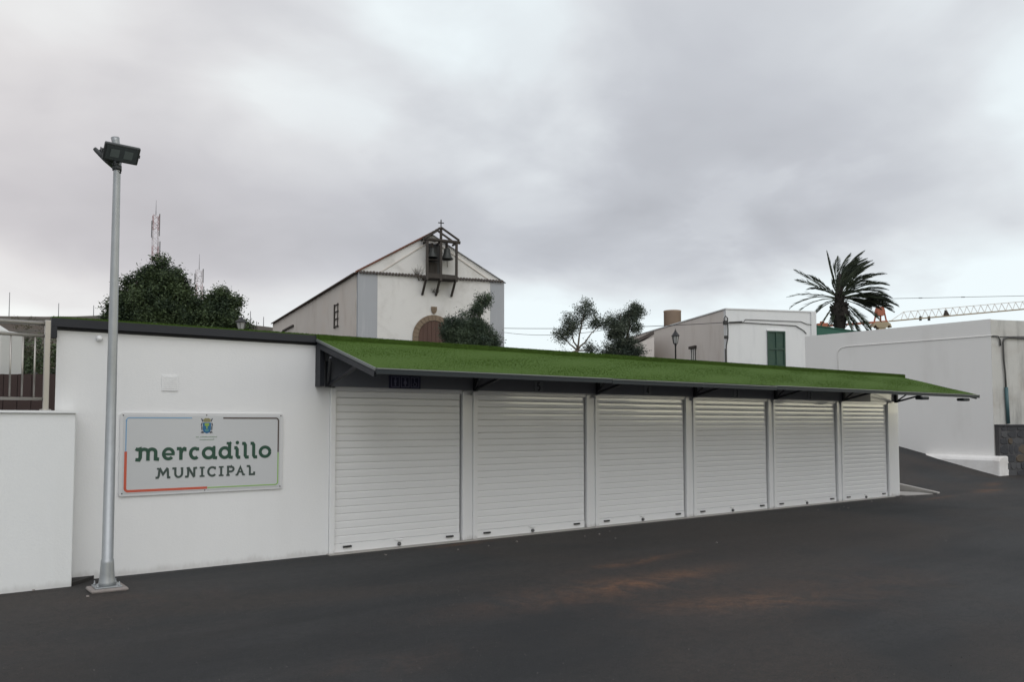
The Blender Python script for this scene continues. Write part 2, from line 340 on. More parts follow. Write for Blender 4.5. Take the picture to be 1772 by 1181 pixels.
# ------------------------------------------------------------------ mesh builder
class MB:
    def __init__(s): s.v = []; s.f = []; s.sm = []
    def add(s, verts, faces, smooth=False):
        o = len(s.v); s.v += [tuple(p) for p in verts]
        s.f += [tuple(i + o for i in f) for f in faces]; s.sm += [smooth] * len(faces)
        return s
    def box(s, a, b, frame=None):
        x0, y0, z0 = a; x1, y1, z1 = b
        p = [(x0, y0, z0), (x1, y0, z0), (x1, y1, z0), (x0, y1, z0), (x0, y0, z1), (x1, y0, z1), (x1, y1, z1), (x0, y1, z1)]
        if frame: p = [frame @ Vector(q) for q in p]
        return s.add(p, [(3, 2, 1, 0), (4, 5, 6, 7), (0, 1, 5, 4), (1, 2, 6, 5), (2, 3, 7, 6), (3, 0, 4, 7)])
    def prism(s, poly, off):
        """polygon (list of 3D points) swept by the vector off"""
        n = len(poly); off = Vector(off)
        p = [Vector(q) for q in poly]; p += [q + off for q in p]
        fs = [tuple(range(n))[::-1], tuple(range(n, 2 * n))] + [(i, (i + 1) % n, n + (i + 1) % n, n + i) for i in range(n)]
        return s.add(p, fs)
    def tube(s, pts, radii, seg=8, cap=True, smooth=True):
        pts = [Vector(p) for p in pts]
        if not hasattr(radii, '__len__'): radii = [radii] * len(pts)
        rings = []; verts = []
        prev = None
        for i, p in enumerate(pts):
            d = (pts[min(i + 1, len(pts) - 1)] - pts[max(i - 1, 0)]).normalized()
            if prev is None:
                a = Vector((0, 0, 1)) if abs(d.z) < 0.9 else Vector((1, 0, 0))
                u = d.cross(a).normalized()
            else:
                u = (prev - d * prev.dot(d)).normalized()
            prev = u; w = d.cross(u)
            for k in range(seg):
                t = 2 * math.pi * k / seg
                verts.append(p + (u * math.cos(t) + w * math.sin(t)) * radii[i])
        fs = []
        for i in range(len(pts) - 1):
            for k in range(seg):
                a = i * seg + k; b = i * seg + (k + 1) % seg
                fs.append((a, b, b + seg, a + seg))
        s.add(verts, fs, smooth)
        if cap:
            o = len(s.v) - len(verts)
            s.f += [tuple(o + k for k in range(seg))[::-1], tuple(o + (len(pts) - 1) * seg + k for k in range(seg))]; s.sm += [False, False]
        return s
    def lathe(s, c, prof, seg=16, axis=None, smooth=True):
        c = Vector(c); verts = []
        fr = axis or Matrix.Identity(3)
        for (r, z) in prof:
            for k in range(seg):
                t = 2 * math.pi * k / seg
                verts.append(c + fr @ Vector((r * math.cos(t), r * math.sin(t), z)))
        fs = [(i * seg + k, i * seg + (k + 1) % seg, (i + 1) * seg + (k + 1) % seg, (i + 1) * seg + k) for i in range(len(prof) - 1) for k in range(seg)]
        s.add(verts, fs, smooth)
        o = len(s.v) - len(verts)
        s.f += [tuple(o + k for k in range(seg))[::-1], tuple(o + (len(prof) - 1) * seg + k for k in range(seg))]; s.sm += [False, False]
        return s
    def beam(s, a, b, w, h=None, up=(0, 0, 1)):
        a, b = Vector(a), Vector(b); h = h or w
        d = (b - a).normalized(); u = Vector(up)
        if abs(d.dot(u)) > 0.95: u = Vector((1, 0, 0))
        x = d.cross(u).normalized(); y = x.cross(d)
        p = [q + x * (i * w / 2) + y * (j * h / 2) for q in (a, b) for i, j in ((-1, -1), (1, -1), (1, 1), (-1, 1))]
        return s.add(p, [(0, 1, 2, 3), (7, 6, 5, 4), (0, 4, 5, 1), (1, 5, 6, 2), (2, 6, 7, 3), (3, 7, 4, 0)])
    def mesh(s, name, material, off=(0, 0, 0)):
        me = bpy.data.meshes.new(name)
        ox, oy, oz = off
        me.from_pydata([(x - ox, y - oy, z - oz) for x, y, z in s.v], [], s.f)
        me.polygons.foreach_set('use_smooth', s.sm)
        me.materials.append(M[material] if isinstance(material, str) else material)
        bm = bmesh.new(); bm.from_mesh(me)
        if len(bm.faces) < 6000: bmesh.ops.recalc_face_normals(bm, faces=bm.faces)
        bm.to_mesh(me); bm.free(); me.update()
        return me
    def build(s, name, material, parent=None, bevel=0.0, **props):
        off = root_of(parent).location if parent else (0, 0, 0)
        o = bpy.data.objects.new(name, s.mesh(name, material, off))
        COL.objects.link(o)
        if parent: o.parent = parent
        if bevel:
            m = o.modifiers.new('bevel', 'BEVEL'); m.width = bevel; m.segments = 2; m.limit_method = 'ANGLE'; m.angle_limit = rad(40)
        for k, v in props.items(): o[k] = v
        return o

def root_of(o):
    while o.parent: o = o.parent
    return o
def thing(name, label, cat, loc, group=None):
    o = bpy.data.objects.new(name, None); COL.objects.link(o)
    o.location = loc; o.empty_display_size = 0.2
    o['label'] = label; o['category'] = cat
    if group: o['group'] = group
    return o
def tag(o, label, cat, group=None):
    o['label'] = label; o['category'] = cat
    if group: o['group'] = group
    return o
def link_copy(src, parent, loc=None):
    c = src.copy(); COL.objects.link(c); c.parent = parent
    if loc is not None: c.location = loc
    return c
def frame(origin, x, y, z):
    m = Matrix((x, y, z)).transposed().to_4x4(); m.translation = Vector(origin)
    return m
def lerp(a, b, t): return a + (b - a) * t
def sstep(t): t = max(0.0, min(1.0, t)); return t * t * (3 - 2 * t)
rnd = random.Random(7)

# ------------------------------------------------------------------ ground
YF = 9.51                                   # front plane of the stalls
def plaza(y): return 1.62 + 0.085 * max(0.0, min(y, 45.0) - 13.0)
def ground_h(x, y):
    z = 0.0
    if x > 27: z = -0.16 * min(x - 27.0, 9.0) * sstep((14 - y) / 8.0)
    if y > 9.33:
        if x < 1.12: return plaza(y) - 0.05 * (1 if y < 9.5 else 0)
        if x < 17.75: return 0.0 if y < 12.2 else plaza(y)
        ramp = 0.26 * max(0.0, y - 11.05) + 0.02 * sstep((y - 10.2) / 1.0)
        return max(z, 0.0) + min(ramp, plaza(y)) if y > 10 else z
    return z
def axis(lo, hi, dense, extra):
    s = set(extra); x = lo
    for a, b, st in dense:
        k = a
        while k < b: s.add(round(k, 3)); k += st
    s.update([lo, hi])
    return sorted(s)
xs = axis(-4000, 4000, [(-12, 34, 0.5), (-60, -12, 4), (34, 90, 4), (-4000, -60, 330), (90, 4000, 330)], [1.05, 1.13, 1.18, 17.7, 17.82, 26.7])
ys = axis(-4000, 4000, [(-8, 20, 0.5), (-60, -8, 4), (20, 90, 4), (-4000, -60, 330), (90, 4000, 330)], [9.30, 9.42, 9.47, 12.15, 12.6])
mb = MB()
for y in ys:
    for x in xs:
        z = ground_h(x, y)
        if -12 < x < 34 and -8 < y < 9.25:
            z += 0.006 * math.sin(x * 1.3 + 0.7 * y) * math.sin(y * 1.1 - 0.4 * x)
        mb.v.append((x, y, z))
nx = len(xs)
for j in range(len(ys) - 1):
    for i in range(nx - 1):
        a = j * nx + i; mb.f.append((a, a + 1, a + nx + 1, a + nx)); mb.sm.append(True)
mb.build('asphalt_ground', 'asphalt', kind='structure')

# ragged edge of the asphalt where it meets the wall foot, and pale chips lying about
mb = MB(); r2 = random.Random(3)
for i in range(26):
    x, y = r2.uniform(0.5, 18), r2.uniform(2.2, 9.2)
    if r2.random() < 0.5: y = r2.uniform(8.6, 9.25)
    s_ = r2.uniform(0.006, 0.016); a = r2.uniform(0, 6.28)
    c = Vector((x, y, 0.008))
    p = [c + Vector((math.cos(a + k * 1.57) * s_ * r2.uniform(.6, 1.3), math.sin(a + k * 1.57) * s_ * r2.uniform(.6, 1.3), 0)) for k in range(4)]
    mb.prism(p, (0, 0, s_ * 0.8))
mb.build('stone_chips', 'pad', kind='stuff')

# loose grit over the asphalt in front of the stalls
mb = MB(); r2 = random.Random(41)
for i in range(15000):
    d_ = 2.6 + 11 * r2.random() ** 1.5; a_ = HEAD + rad(r2.uniform(-36, 36))
    x, y = math.sin(a_) * d_ / math.cos(a_ - HEAD), math.cos(a_) * d_ / math.cos(a_ - HEAD)
    if y > 9.1 or y < -1: continue
    q = r2.uniform(.0016, .0042) * (1.6 if r2.random() < .06 else 1); t_ = r2.uniform(0, 6.28)
    z0 = 0.006 * math.sin(x * 1.3 + 0.7 * y) * math.sin(y * 1.1 - 0.4 * x) - .001
    p = [(x + math.cos(t_ + k * 2.09) * q, y + math.sin(t_ + k * 2.09) * q, z0) for k in range(3)] + [(x, y, z0 + q * 1.5)]
    mb.add(p, [(0, 1, 3), (1, 2, 3), (2, 0, 3)])
mb.build('loose_grit', mat('asphalt_grit', (0.085, 0.080, 0.075), 0.9, 0.1, 9, island=1.1), kind='stuff')

# hill far behind on the left
hx, hy = -14.0 + FW.x * 0, 0
hc = FW * 330 + RT * (-150)
mb = MB(); n = 60; r2 = random.Random(5)
ph = [(r2.uniform(0, 6.28), r2.uniform(0, 6.28)) for _ in range(6)]
for j in range(n + 1):
    for i in range(n + 1):
        a, d = lerp(-330, 330, i / n), lerp(-262, 260, j / n)
        p = hc + RT * a + FW * d
        h = 38.5 * math.exp(-(a / 118) ** 2 / 2 * (1.0 if a > 0 else 0.75)) * math.exp(-(d / 122) ** 2 / 2)
        h += 1.6 * math.sin(a * .035 + ph[0][0]) * math.sin(d * .03 + ph[0][1]) + 0.8 * math.sin(a * .09 + ph[1][0]) * math.sin(d * .08 + ph[1][1])
        e = min(1, (330 - abs(a)) / 80) * min(1, (262 - abs(d)) / 60)
        mb.v.append((p.x, p.y, 4.0 - 4 * (1 - e) + h * max(0, e)))
for j in range(n):
    for i in range(n):
        a = j * (n + 1) + i; mb.f.append((a, a + 1, a + n + 2, a + n + 1)); mb.sm.append(True)
mb.build('hill', 'earth', kind='structure')

# ------------------------------------------------------------------ market building
mk = thing('market_building', 'long low white market building with six roller shutters under a turf awning', 'market building', (9.5, 11.0, 0))
mb = MB()
mb.prism([(1.09, YF, -0.15), (4.122, YF, -0.15), (4.122, 9.78, -0.15), (1.13, 9.78, -0.15)], (0, 0, 2.765))
mb.prism([(1.13, 9.783, -0.15), (17.88, 9.783, -0.15), (17.88, 13.0, -0.15), (1.75, 13.0, -0.15)], (0, 0, 2.765))
mb.build('wall', 'wall_white', mk)
DOORS = [(4.195, 6.092), (6.349, 8.41), (8.673, 10.715), (10.984, 13.05), (13.285, 15.375), (15.617, 17.39)]
ZT = 2.06
MB().box((4.124, 9.56, 2.045), (17.88, 9.783, 2.612)).build('lintel', 'wall_white', mk)
MB().box((4.10, 9.40, -0.1), (17.5, 9.56, 0.012)).build('threshold', 'concrete', mk, bevel=0.006)
# piers between the doors
for i in range(6):
    a = DOORS[i][1] + 0.085
    b = DOORS[i + 1][0] - 0.07 if i < 5 else 17.88
    MB().box((a, 9.505, -0.12), (b, 9.783, 2.045 if i < 5 else 2.612)).build('pier', 'frame_white', mk, bevel=0.006)
# roller shutters: guides, slats, bottom bar, grips and lock
SL = 0.0925
NS = 21
def slat_mesh(L):
    mb = MB(); prof = []
    for k in range(9):
        t = k / 8
        prof.append((-(0.0007 * (1 - (2 * t - 1) ** 2)), lerp(0.0004, SL - 0.0004, t)))
    prof = [(0.0008, 0.0002)] + prof + [(0.0008, SL - 0.0002)]
    n = len(prof)
    mb.add([(x, y, z) for x in (0, L) for (y, z) in prof], [(k, n + k, n + k + 1, k + 1) for k in range(1, n - 2)], True)
    mb.f += [(0, n, n + 1, 1), (n - 2, 2 * n - 2, 2 * n - 1, n - 1)]; mb.sm += [False, False]
    return mb.mesh('slat', 'shutter')
grip = MB().box((-0.055, -0.028, -0.011), (0.055, 0, 0.011)).mesh('handle', 'black_plastic')
lockp = MB().prism([(-0.075, 0, 0.062), (0.075, 0, 0.062), (0.022, 0, 0.038), (-0.022, 0, 0.038)], (0, -0.012, 0)).mesh('lock_cover', 'frame_white')
lockk = MB().lathe((0, 0, 0), [(0.0, -0.0), (0.024, 0.0), (0.026, 0.018), (0.018, 0.034), (0.0, 0.036)], 14, Matrix.Rotation(rad(90), 3, 'X')).mesh('lock', 'steel_dark')
ml = Vector(mk.location)
for di, (a, b) in enumerate(DOORS):
    sh = MB().box((a + 0.012, 9.520, 0.004), (b - 0.012, 9.545, 0.016 + 0.10)).build('roller_shutter', 'shutter', mk, bevel=0.004)
    MB().box((a - 0.07, 9.478, 0.0), (a, 9.56, ZT + 0.03)).build('guide_rail', 'frame_white', sh, bevel=0.004)
    MB().box((b + 0.008, 9.478, 0.0), (b + 0.083, 9.56, ZT + 0.03)).build('guide_rail', 'frame_white', sh, bevel=0.004)
    MB().box((a - 0.005, 9.50, ZT - 0.005), (b + 0.005, 9.558, 2.115)).build('shutter_box', 'frame_white', sh)
    me = slat_mesh(b - a - 0.024)
    for k in range(NS):
        o = bpy.data.objects.new('slat', me); COL.objects.link(o); o.parent = sh
        o.location = Vector((a + 0.012, 9.533 + rnd.uniform(-.0004, .0004), 0.118 + k * SL)) - ml
        o.rotation_euler = (rnd.uniform(-.0025, .0025), 0, rnd.uniform(-.0005, .0005))
    for hx_ in (a + 0.185, b - 0.185):
        o = bpy.data.objects.new('handle', grip); COL.objects.link(o); o.parent = sh
        o.location = Vector((hx_, 9.520, 0.078)) - ml
    for nm, me2 in (('lock_cover', lockp), ('lock', lockk)):
        o = bpy.data.objects.new(nm, me2); COL.objects.link(o); o.parent = sh
        o.location = Vector(((a + b) / 2 - 0.02, 9.520, 0.045)) - ml
# dark fascia over the doors
MB().box((3.985, 9.440, 2.108), (16.62, 9.50, 2.60)).build('fascia', 'fascia_paint', mk)
MB().box((3.925, 9.36, 2.10), (3.983, 9.507, 2.61)).build('fascia_end', 'anthracite', mk)
MB().box((16.622, 9.46, 2.125), (17.78, 9.50, 2.60)).build('painted_fascia_gleam', 'frame_white', mk)  # white colour stands in for the bright light on this stretch of fascia
# roof slab, dark edge, turf lip
mb = MB(); mb.prism([(1.05, 9.512, 2.615), (18.05, 9.512, 2.615), (18.05, 13.1, 2.615), (1.7, 13.1, 2.615)], (0, 0, 0.075)); mb.build('roof', 'anthracite', mk)
mb = MB().box((1.03, 9.44, 2.648), (3.915, 9.509, 2.735)).box((1.03, 9.44, 2.53), (1.085, 9.55, 2.646))
mb.build('roof_edge', 'anthracite', mk)
MB().box((1.035, 9.46, 2.737), (3.90, 9.60, 2.748)).build('turf_edge', 'turf', mk)
MB().box((3.905, 9.425, 2.668), (18.08, 9.60, 2.748)).build('turf_lip', 'turf', mk)
MB().prism([(1.06, 9.603, 2.693), (18.05, 9.603, 2.693), (18.05, 13.08, 2.693), (1.75, 13.08, 2.693)], (0, 0, 0.03)).build('roof_turf', 'turf', mk)
# turf blades on the lip edge and awning: too many to count
AW = (3.905, 17.96); AZ0, AZ1, AY0, AY1 = 2.672, 2.222, 9.43, 7.80
def blades(n, sampler, lo, hi, seed):
    r = random.Random(seed); mb = MB()
    for _ in range(n):
        p, nrm = sampler(r)
        d = (nrm + Vector((r.uniform(-.7, .7), r.uniform(-.7, .7), r.uniform(-.4, .4)))).normalized()
        w = Vector((r.uniform(-1, 1), r.uniform(-1, 1), 0)).normalized() * 0.0035
        L = r.uniform(lo, hi)
        i = len(mb.v)
        mb.v += [tuple(p - w), tuple(p + w), tuple(p + d * L)]; mb.f.append((i, i + 1, i + 2)); mb.sm.append(False)
    return mb
mb = blades(42000, lambda r: (Vector((r.uniform(1.04, 18.08), r.uniform(9.45, 9.62), 2.746)), Vector((0, -.2, 1))), 0.008, 0.022, 1)
mb2 = blades(22000, lambda r: (Vector((r.uniform(3.905, 18.08), 9.425, r.uniform(2.665, 2.75))), Vector((0, -1, .3))), 0.008, 0.022, 2)
mb.v, off = mb.v + mb2.v, len(mb.v); mb.f += [tuple(i + off for i in f) for f in mb2.f]; mb.sm += mb2.sm
mb.build('turf_blades', 'turf', mk, kind='stuff')
JO = [3.905, 7.36, 10.95, 14.46, 17.96]
nsl = Vector((0, AZ0 - AZ1, AY0 - AY1)); nsl = Vector((0, -(AZ0 - AZ1), (AY0 - AY1))).normalized()
def on_awn(x, t, up=0.0):       # t: 0 at the hinge, 1 at the front edge
    return Vector((x, lerp(AY0, AY1, t), lerp(AZ0, AZ1, t))) + nsl * up
for i in range(4):
    a, b = JO[i] + 0.003, JO[i + 1] - 0.003
    dzp = (0.0, -0.008, 0.004, -0.003)[i]
    up = lambda x, t, u=0.0: on_awn(x, t, u) + Vector((0, 0, dzp * t))
    mb = MB()
    mb.add([up(a, 0, -.03), up(b, 0, -.03), up(b, 1, -.03), up(a, 1, -.03), up(a, 0, 0), up(b, 0, 0), up(b, 1, 0), up(a, 1, 0)],
           [(3, 2, 1, 0), (4, 5, 6, 7), (0, 1, 5, 4), (1, 2, 6, 5), (2, 3, 7, 6), (3, 0, 4, 7)])
    pn = mb.build('awning_panel', 'anthracite', mk)
    # turf mat with a slightly wavy nap
    mb = MB(); nu, nv = 70, 24
    for j in range(nv + 1):
        for k in range(nu + 1):
            x, t = lerp(a + (.012 if i == 0 else -.003), b + (.003 if i < 3 else -.004), k / nu), lerp(0.0, 0.985, j / nv)
            mb.v.append(tuple(on_awn(x, t, 0.014 + 0.004 * math.sin(x * 2.1 + t * 3) * math.sin(t * 9 + x))))
    for j in range(nv):
        for k in range(nu):
            q = j * (nu + 1) + k; mb.f.append((q, q + 1, q + nu + 2, q + nu + 1)); mb.sm.append(True)
    mb.build('turf_mat', 'turf', pn)
    bl = blades(16000, lambda r: (on_awn(r.uniform(a + .012, b), r.uniform(0, 0.985), 0.012), Vector((0, -.35, .9))), 0.006, 0.014, 30 + i)
    bl.build('turf_blades', 'turf', pn, kind='stuff')
    mb = MB(); e0, e1 = up(a, 1, .016), up(b, 1, .016)
    mb.box((a, e0.y - 0.018, e0.z - 0.062), (b, e0.y + 0.004, e0.z - 0.010)); mb.build('front_profile', 'anth_edge', pn)
    MB().box((a, e0.y - 0.024, e0.z - 0.009), (b, e0.y + 0.012, e0.z + 0.003)).build('edge_trim', 'trim_metal', pn)
    if i == 0:
        MB().beam(up(a - 0.004, 0.0, 0.004), up(a - 0.004, 0.995, 0.004), 0.014, 0.030).build('edge_trim', 'trim_metal', pn)
        MB().beam(up(a + 0.01, 0.02, -0.055), up(a + 0.01, 0.985, -0.055), 0.03, 0.06).build('side_profile', 'anthracite', pn)
    if i == 3:
        MB().beam(up(b - 0.01, 0.02, -0.05), up(b - 0.01, 0.985, -0.05), 0.03, 0.06).build('side_profile', 'anth_edge', pn)
        for xx in (15.75, 17.45):
            MB().box((xx - 0.16, 7.80, 2.10), (xx + 0.12, 7.95, 2.16)).build('support_pad', 'anth_edge', pn, bevel=0.02)
# struts that prop the awning, one bracket at each pier
for k, x in enumerate([4.06, 6.27, 8.60, 10.90, 13.21, 15.54, 17.66]):
    st = MB().box((x - 0.03, 9.395, 2.10), (x + 0.03, 9.437 if x < 16.6 else 9.455, 2.42)).build('strut_bracket', 'anthracite', mk)
    MB().beam((x, 9.40, 2.125), (x + 0.02, 8.55, 2.33 if k else 2.33), 0.035).build('strut', 'anthracite', st)
    MB().beam((x - 0.02, 9.40, 2.13), (x - 0.22, 8.85, 2.42), 0.022).build('strut', 'anthracite', st)
# ventilation cover and sensor on the plain wall
vc = MB().box((2.125, YF - 0.010, 2.005), (2.300, YF - 0.003, 2.182)).build('vent_cover', 'wall_white', mk, bevel=0.003)
for k in range(6):
    z = 2.03 + k * 0.024
    MB().box((2.14, YF - 0.013, z), (2.285, YF - 0.0105, z + 0.012)).build('louvre', 'wall_white', vc)
MB().lathe((1.485, YF - 0.002, 2.555), [(0.0, 0), (0.032, 0.0), (0.036, 0.02), (0.026, 0.045), (0.0, 0.052)], 12, Matrix.Rotation(rad(90), 3, 'X')).build('sensor', 'frame_white', mk)

# pictogram plaque and stall numbers
def ribbon(mb, pts, w, y, closed=False, th=0.003):
    """flat stroke of width w through (x, z) points on the plane y"""
    n = len(pts); L = []; R = []
    for i in range(n):
        p = Vector(pts[i])
        a = Vector(pts[i - 1]) if (i or closed) else None
        b = Vector(pts[(i + 1) % n]) if (i < n - 1 or closed) else None
        d1 = (p - a).normalized() if a is not None else None
        d2 = (b - p).normalized() if b is not None else None
        d = ((d1 if d1 is not None else d2) + (d2 if d2 is not None else d1)).normalized()
        nn = Vector((-d.y, d.x))
        ref = d1 if d1 is not None else d2
        k = 1.0 / max(0.5, abs(nn.dot(Vector((-ref.y, ref.x)))))
        L.append(p + nn * w / 2 * k); R.append(p - nn * w / 2 * k)
    m = n if closed else n - 1
    for i in range(m):
        j = (i + 1) % n
        q = [(L[i].x, y, L[i].y), (L[j].x, y, L[j].y), (R[j].x, y, R[j].y), (R[i].x, y, R[i].y)]
        mb.prism(q, (0, th, 0))
def arc(cx, cz, rx, rz, a0, a1, n=14):
    return [(cx + rx * math.cos(rad(lerp(a0, a1, i / n))), cz + rz * math.sin(rad(lerp(a0, a1, i / n)))) for i in range(n + 1)]
def disc(mb, cx, cz, r, y, n=14, th=0.003):
    mb.prism([(cx + r * math.cos(2 * math.pi * k / n), y, cz + r * math.sin(2 * math.pi * k / n)) for k in range(n)], (0, th, 0))

pq = thing('toilet_sign', 'dark navy plaque with man, woman and wheelchair pictograms above the first shutter', 'sign', (5.15, 9.43, 2.18))
MB().box((4.915, 9.425, 2.103), (5.385, 9.438, 2.275)).build('plate', 'plaque_navy', pq)
for k in range(3):
    cx = 5.003 + k * 0.147
    mb = MB(); ribbon(mb, [(cx - .058, 2.124), (cx + .058, 2.124), (cx + .058, 2.255), (cx - .058, 2.255)], 0.008, 9.4205, True); mb.build('border', 'plaque_line', pq)
    mb = MB(); y = 9.4205
    if k < 2:
        disc(mb, cx, 2.232, 0.011, y)
        if k == 0: ribbon(mb, [(cx, 2.215), (cx, 2.178)], 0.030, y); ribbon(mb, [(cx, 2.178), (cx, 2.137)], 0.020, y)
        else: mb.prism([(cx - .010, y, 2.217), (cx + .010, y, 2.217), (cx + .027, y, 2.168), (cx - .027, y, 2.168)], (0, .003, 0)); ribbon(mb, [(cx, 2.168), (cx, 2.137)], 0.018, y)
    else:
        disc(mb, cx - .008, 2.236, 0.010, y)
        ribbon(mb, [(cx - .008, 2.222), (cx - .004, 2.185), (cx + .018, 2.185), (cx + .030, 2.150)], 0.009, y)
        ribbon(mb, arc(cx, 2.165, 0.026, 0.026, 150, 350), 0.007, y)
    mb.build('pictogram', 'plaque_line', pq)
SEG = {'5': [[(.5, 1), (-.45, 1), (-.5, .15), (.1, .18), (.5, -.1), (.5, -.6), (.15, -1), (-.5, -.95)]],
       '4': [[(.25, -1), (.25, 1), (-.55, -.4), (.6, -.4)]],
       '3': [[(-.5, .95), (.3, 1), (.5, .6), (.3, .1), (-.1, .05), (.3, 0), (.55, -.5), (.3, -1), (-.5, -.95)]],
       '2': [[(-.5, .6), (-.3, .95), (.2, 1), (.5, .6), (.3, .05), (-.5, -.95), (.55, -.95)]]}
for dgt, di in (('5', 1), ('4', 2), ('3', 3), ('2', 4)):
    cx = sum(DOORS[di]) / 2 + 0.035
    wh = {'5': 'second', '4': 'third', '3': 'fourth', '2': 'fifth'}[dgt]
    q = thing('number_plaque', f'small grey plaque with number {dgt} above the {wh} shutter from the left', 'number plaque', (cx, 9.43, 2.19), 'stall number plaques on the dark fascia')
    MB().box((cx - .08, 9.428, 2.112), (cx + .08, 9.438, 2.272)).build('plate', 'plaque_grey', q)
    mb = MB()
    for stroke in SEG[dgt]: ribbon(mb, [(cx + u * .040, 2.192 + v * .056) for u, v in stroke], 0.019, 9.4245)
    mb.build('digit', 'plaque_digit', q)

# ------------------------------------------------------------------ market sign
sg = thing('market_sign', 'grey rectangular sign reading mercadillo municipal on the plain white wall', 'sign', (2.61, 9.49, 1.30))
SX0, SX1, SZ0, SZ1 = 1.708, 3.515, 0.852, 1.757
def rrect(x0, z0, x1, z1, r, n=6):
    return arc(x1 - r, z1 - r, r, r, 0, 90, n) + arc(x0 + r, z1 - r, r, r, 90, 180, n) + arc(x0 + r, z0 + r, r, r, 180, 270, n) + arc(x1 - r, z0 + r, r, r, 270, 360, n)
pl = MB().prism([(x, YF - 0.021, z) for x, z in rrect(SX0, SZ0, SX1, SZ1, 0.03)], (0, 0.018, 0)).build('panel', 'sign_back', sg)
MB().prism([(x, YF - 0.0245, z) for x, z in rrect(SX0 + .035, SZ0 + .028, SX1 - .035, SZ1 - .028, 0.02)], (0, 0.003, 0)).build('printed_face', 'sign_face', sg)
SY = YF - 0.0275
def stroke_part(name, m, strokes):
    mb = MB()
    for pts, w in strokes: ribbon(mb, pts, w, SY)
    return mb.build(name, m, sg)
L_, R_, T_, B_ = 1.770, 3.456, 1.704, 0.907
rr = 0.032
stroke_part('border_line', 'print_blue', [([(L_, 1.335)] + [(L_, T_ - rr)] + arc(L_ + rr, T_ - rr, rr, rr, 180, 90, 5) + [(2.452, T_)], 0.009)])
stroke_part('border_line', 'print_brown', [([(2.80, T_)] + arc(R_ - rr, T_ - rr, rr, rr, 90, 0, 5) + [(R_, 1.296)], 0.016)])
stroke_part('border_line', 'print_lime', [([(R_, 1.292)] + arc(R_ - rr, B_ + rr, rr, rr, 0, -90, 5) + [(2.635, B_)], 0.011)])
stroke_part('border_line', 'print_red', [([(2.632, B_)] + arc(L_ + rr, B_ + rr, rr, rr, 270, 180, 5) + [(L_, 1.337)], 0.026)])
for x, z in ((1.740, 1.731), (2.614, 1.737), (3.486, 1.733), (1.742, 0.884), (2.607, 0.880), (3.486, 0.884)):
    MB().lathe((x, YF - 0.0215, z), [(0, 0), (0.008, 0), (0.006, 0.005), (0, 0.006)], 8, Matrix.Rotation(rad(90), 3, 'X')).build('screw', 'steel_dark', sg)

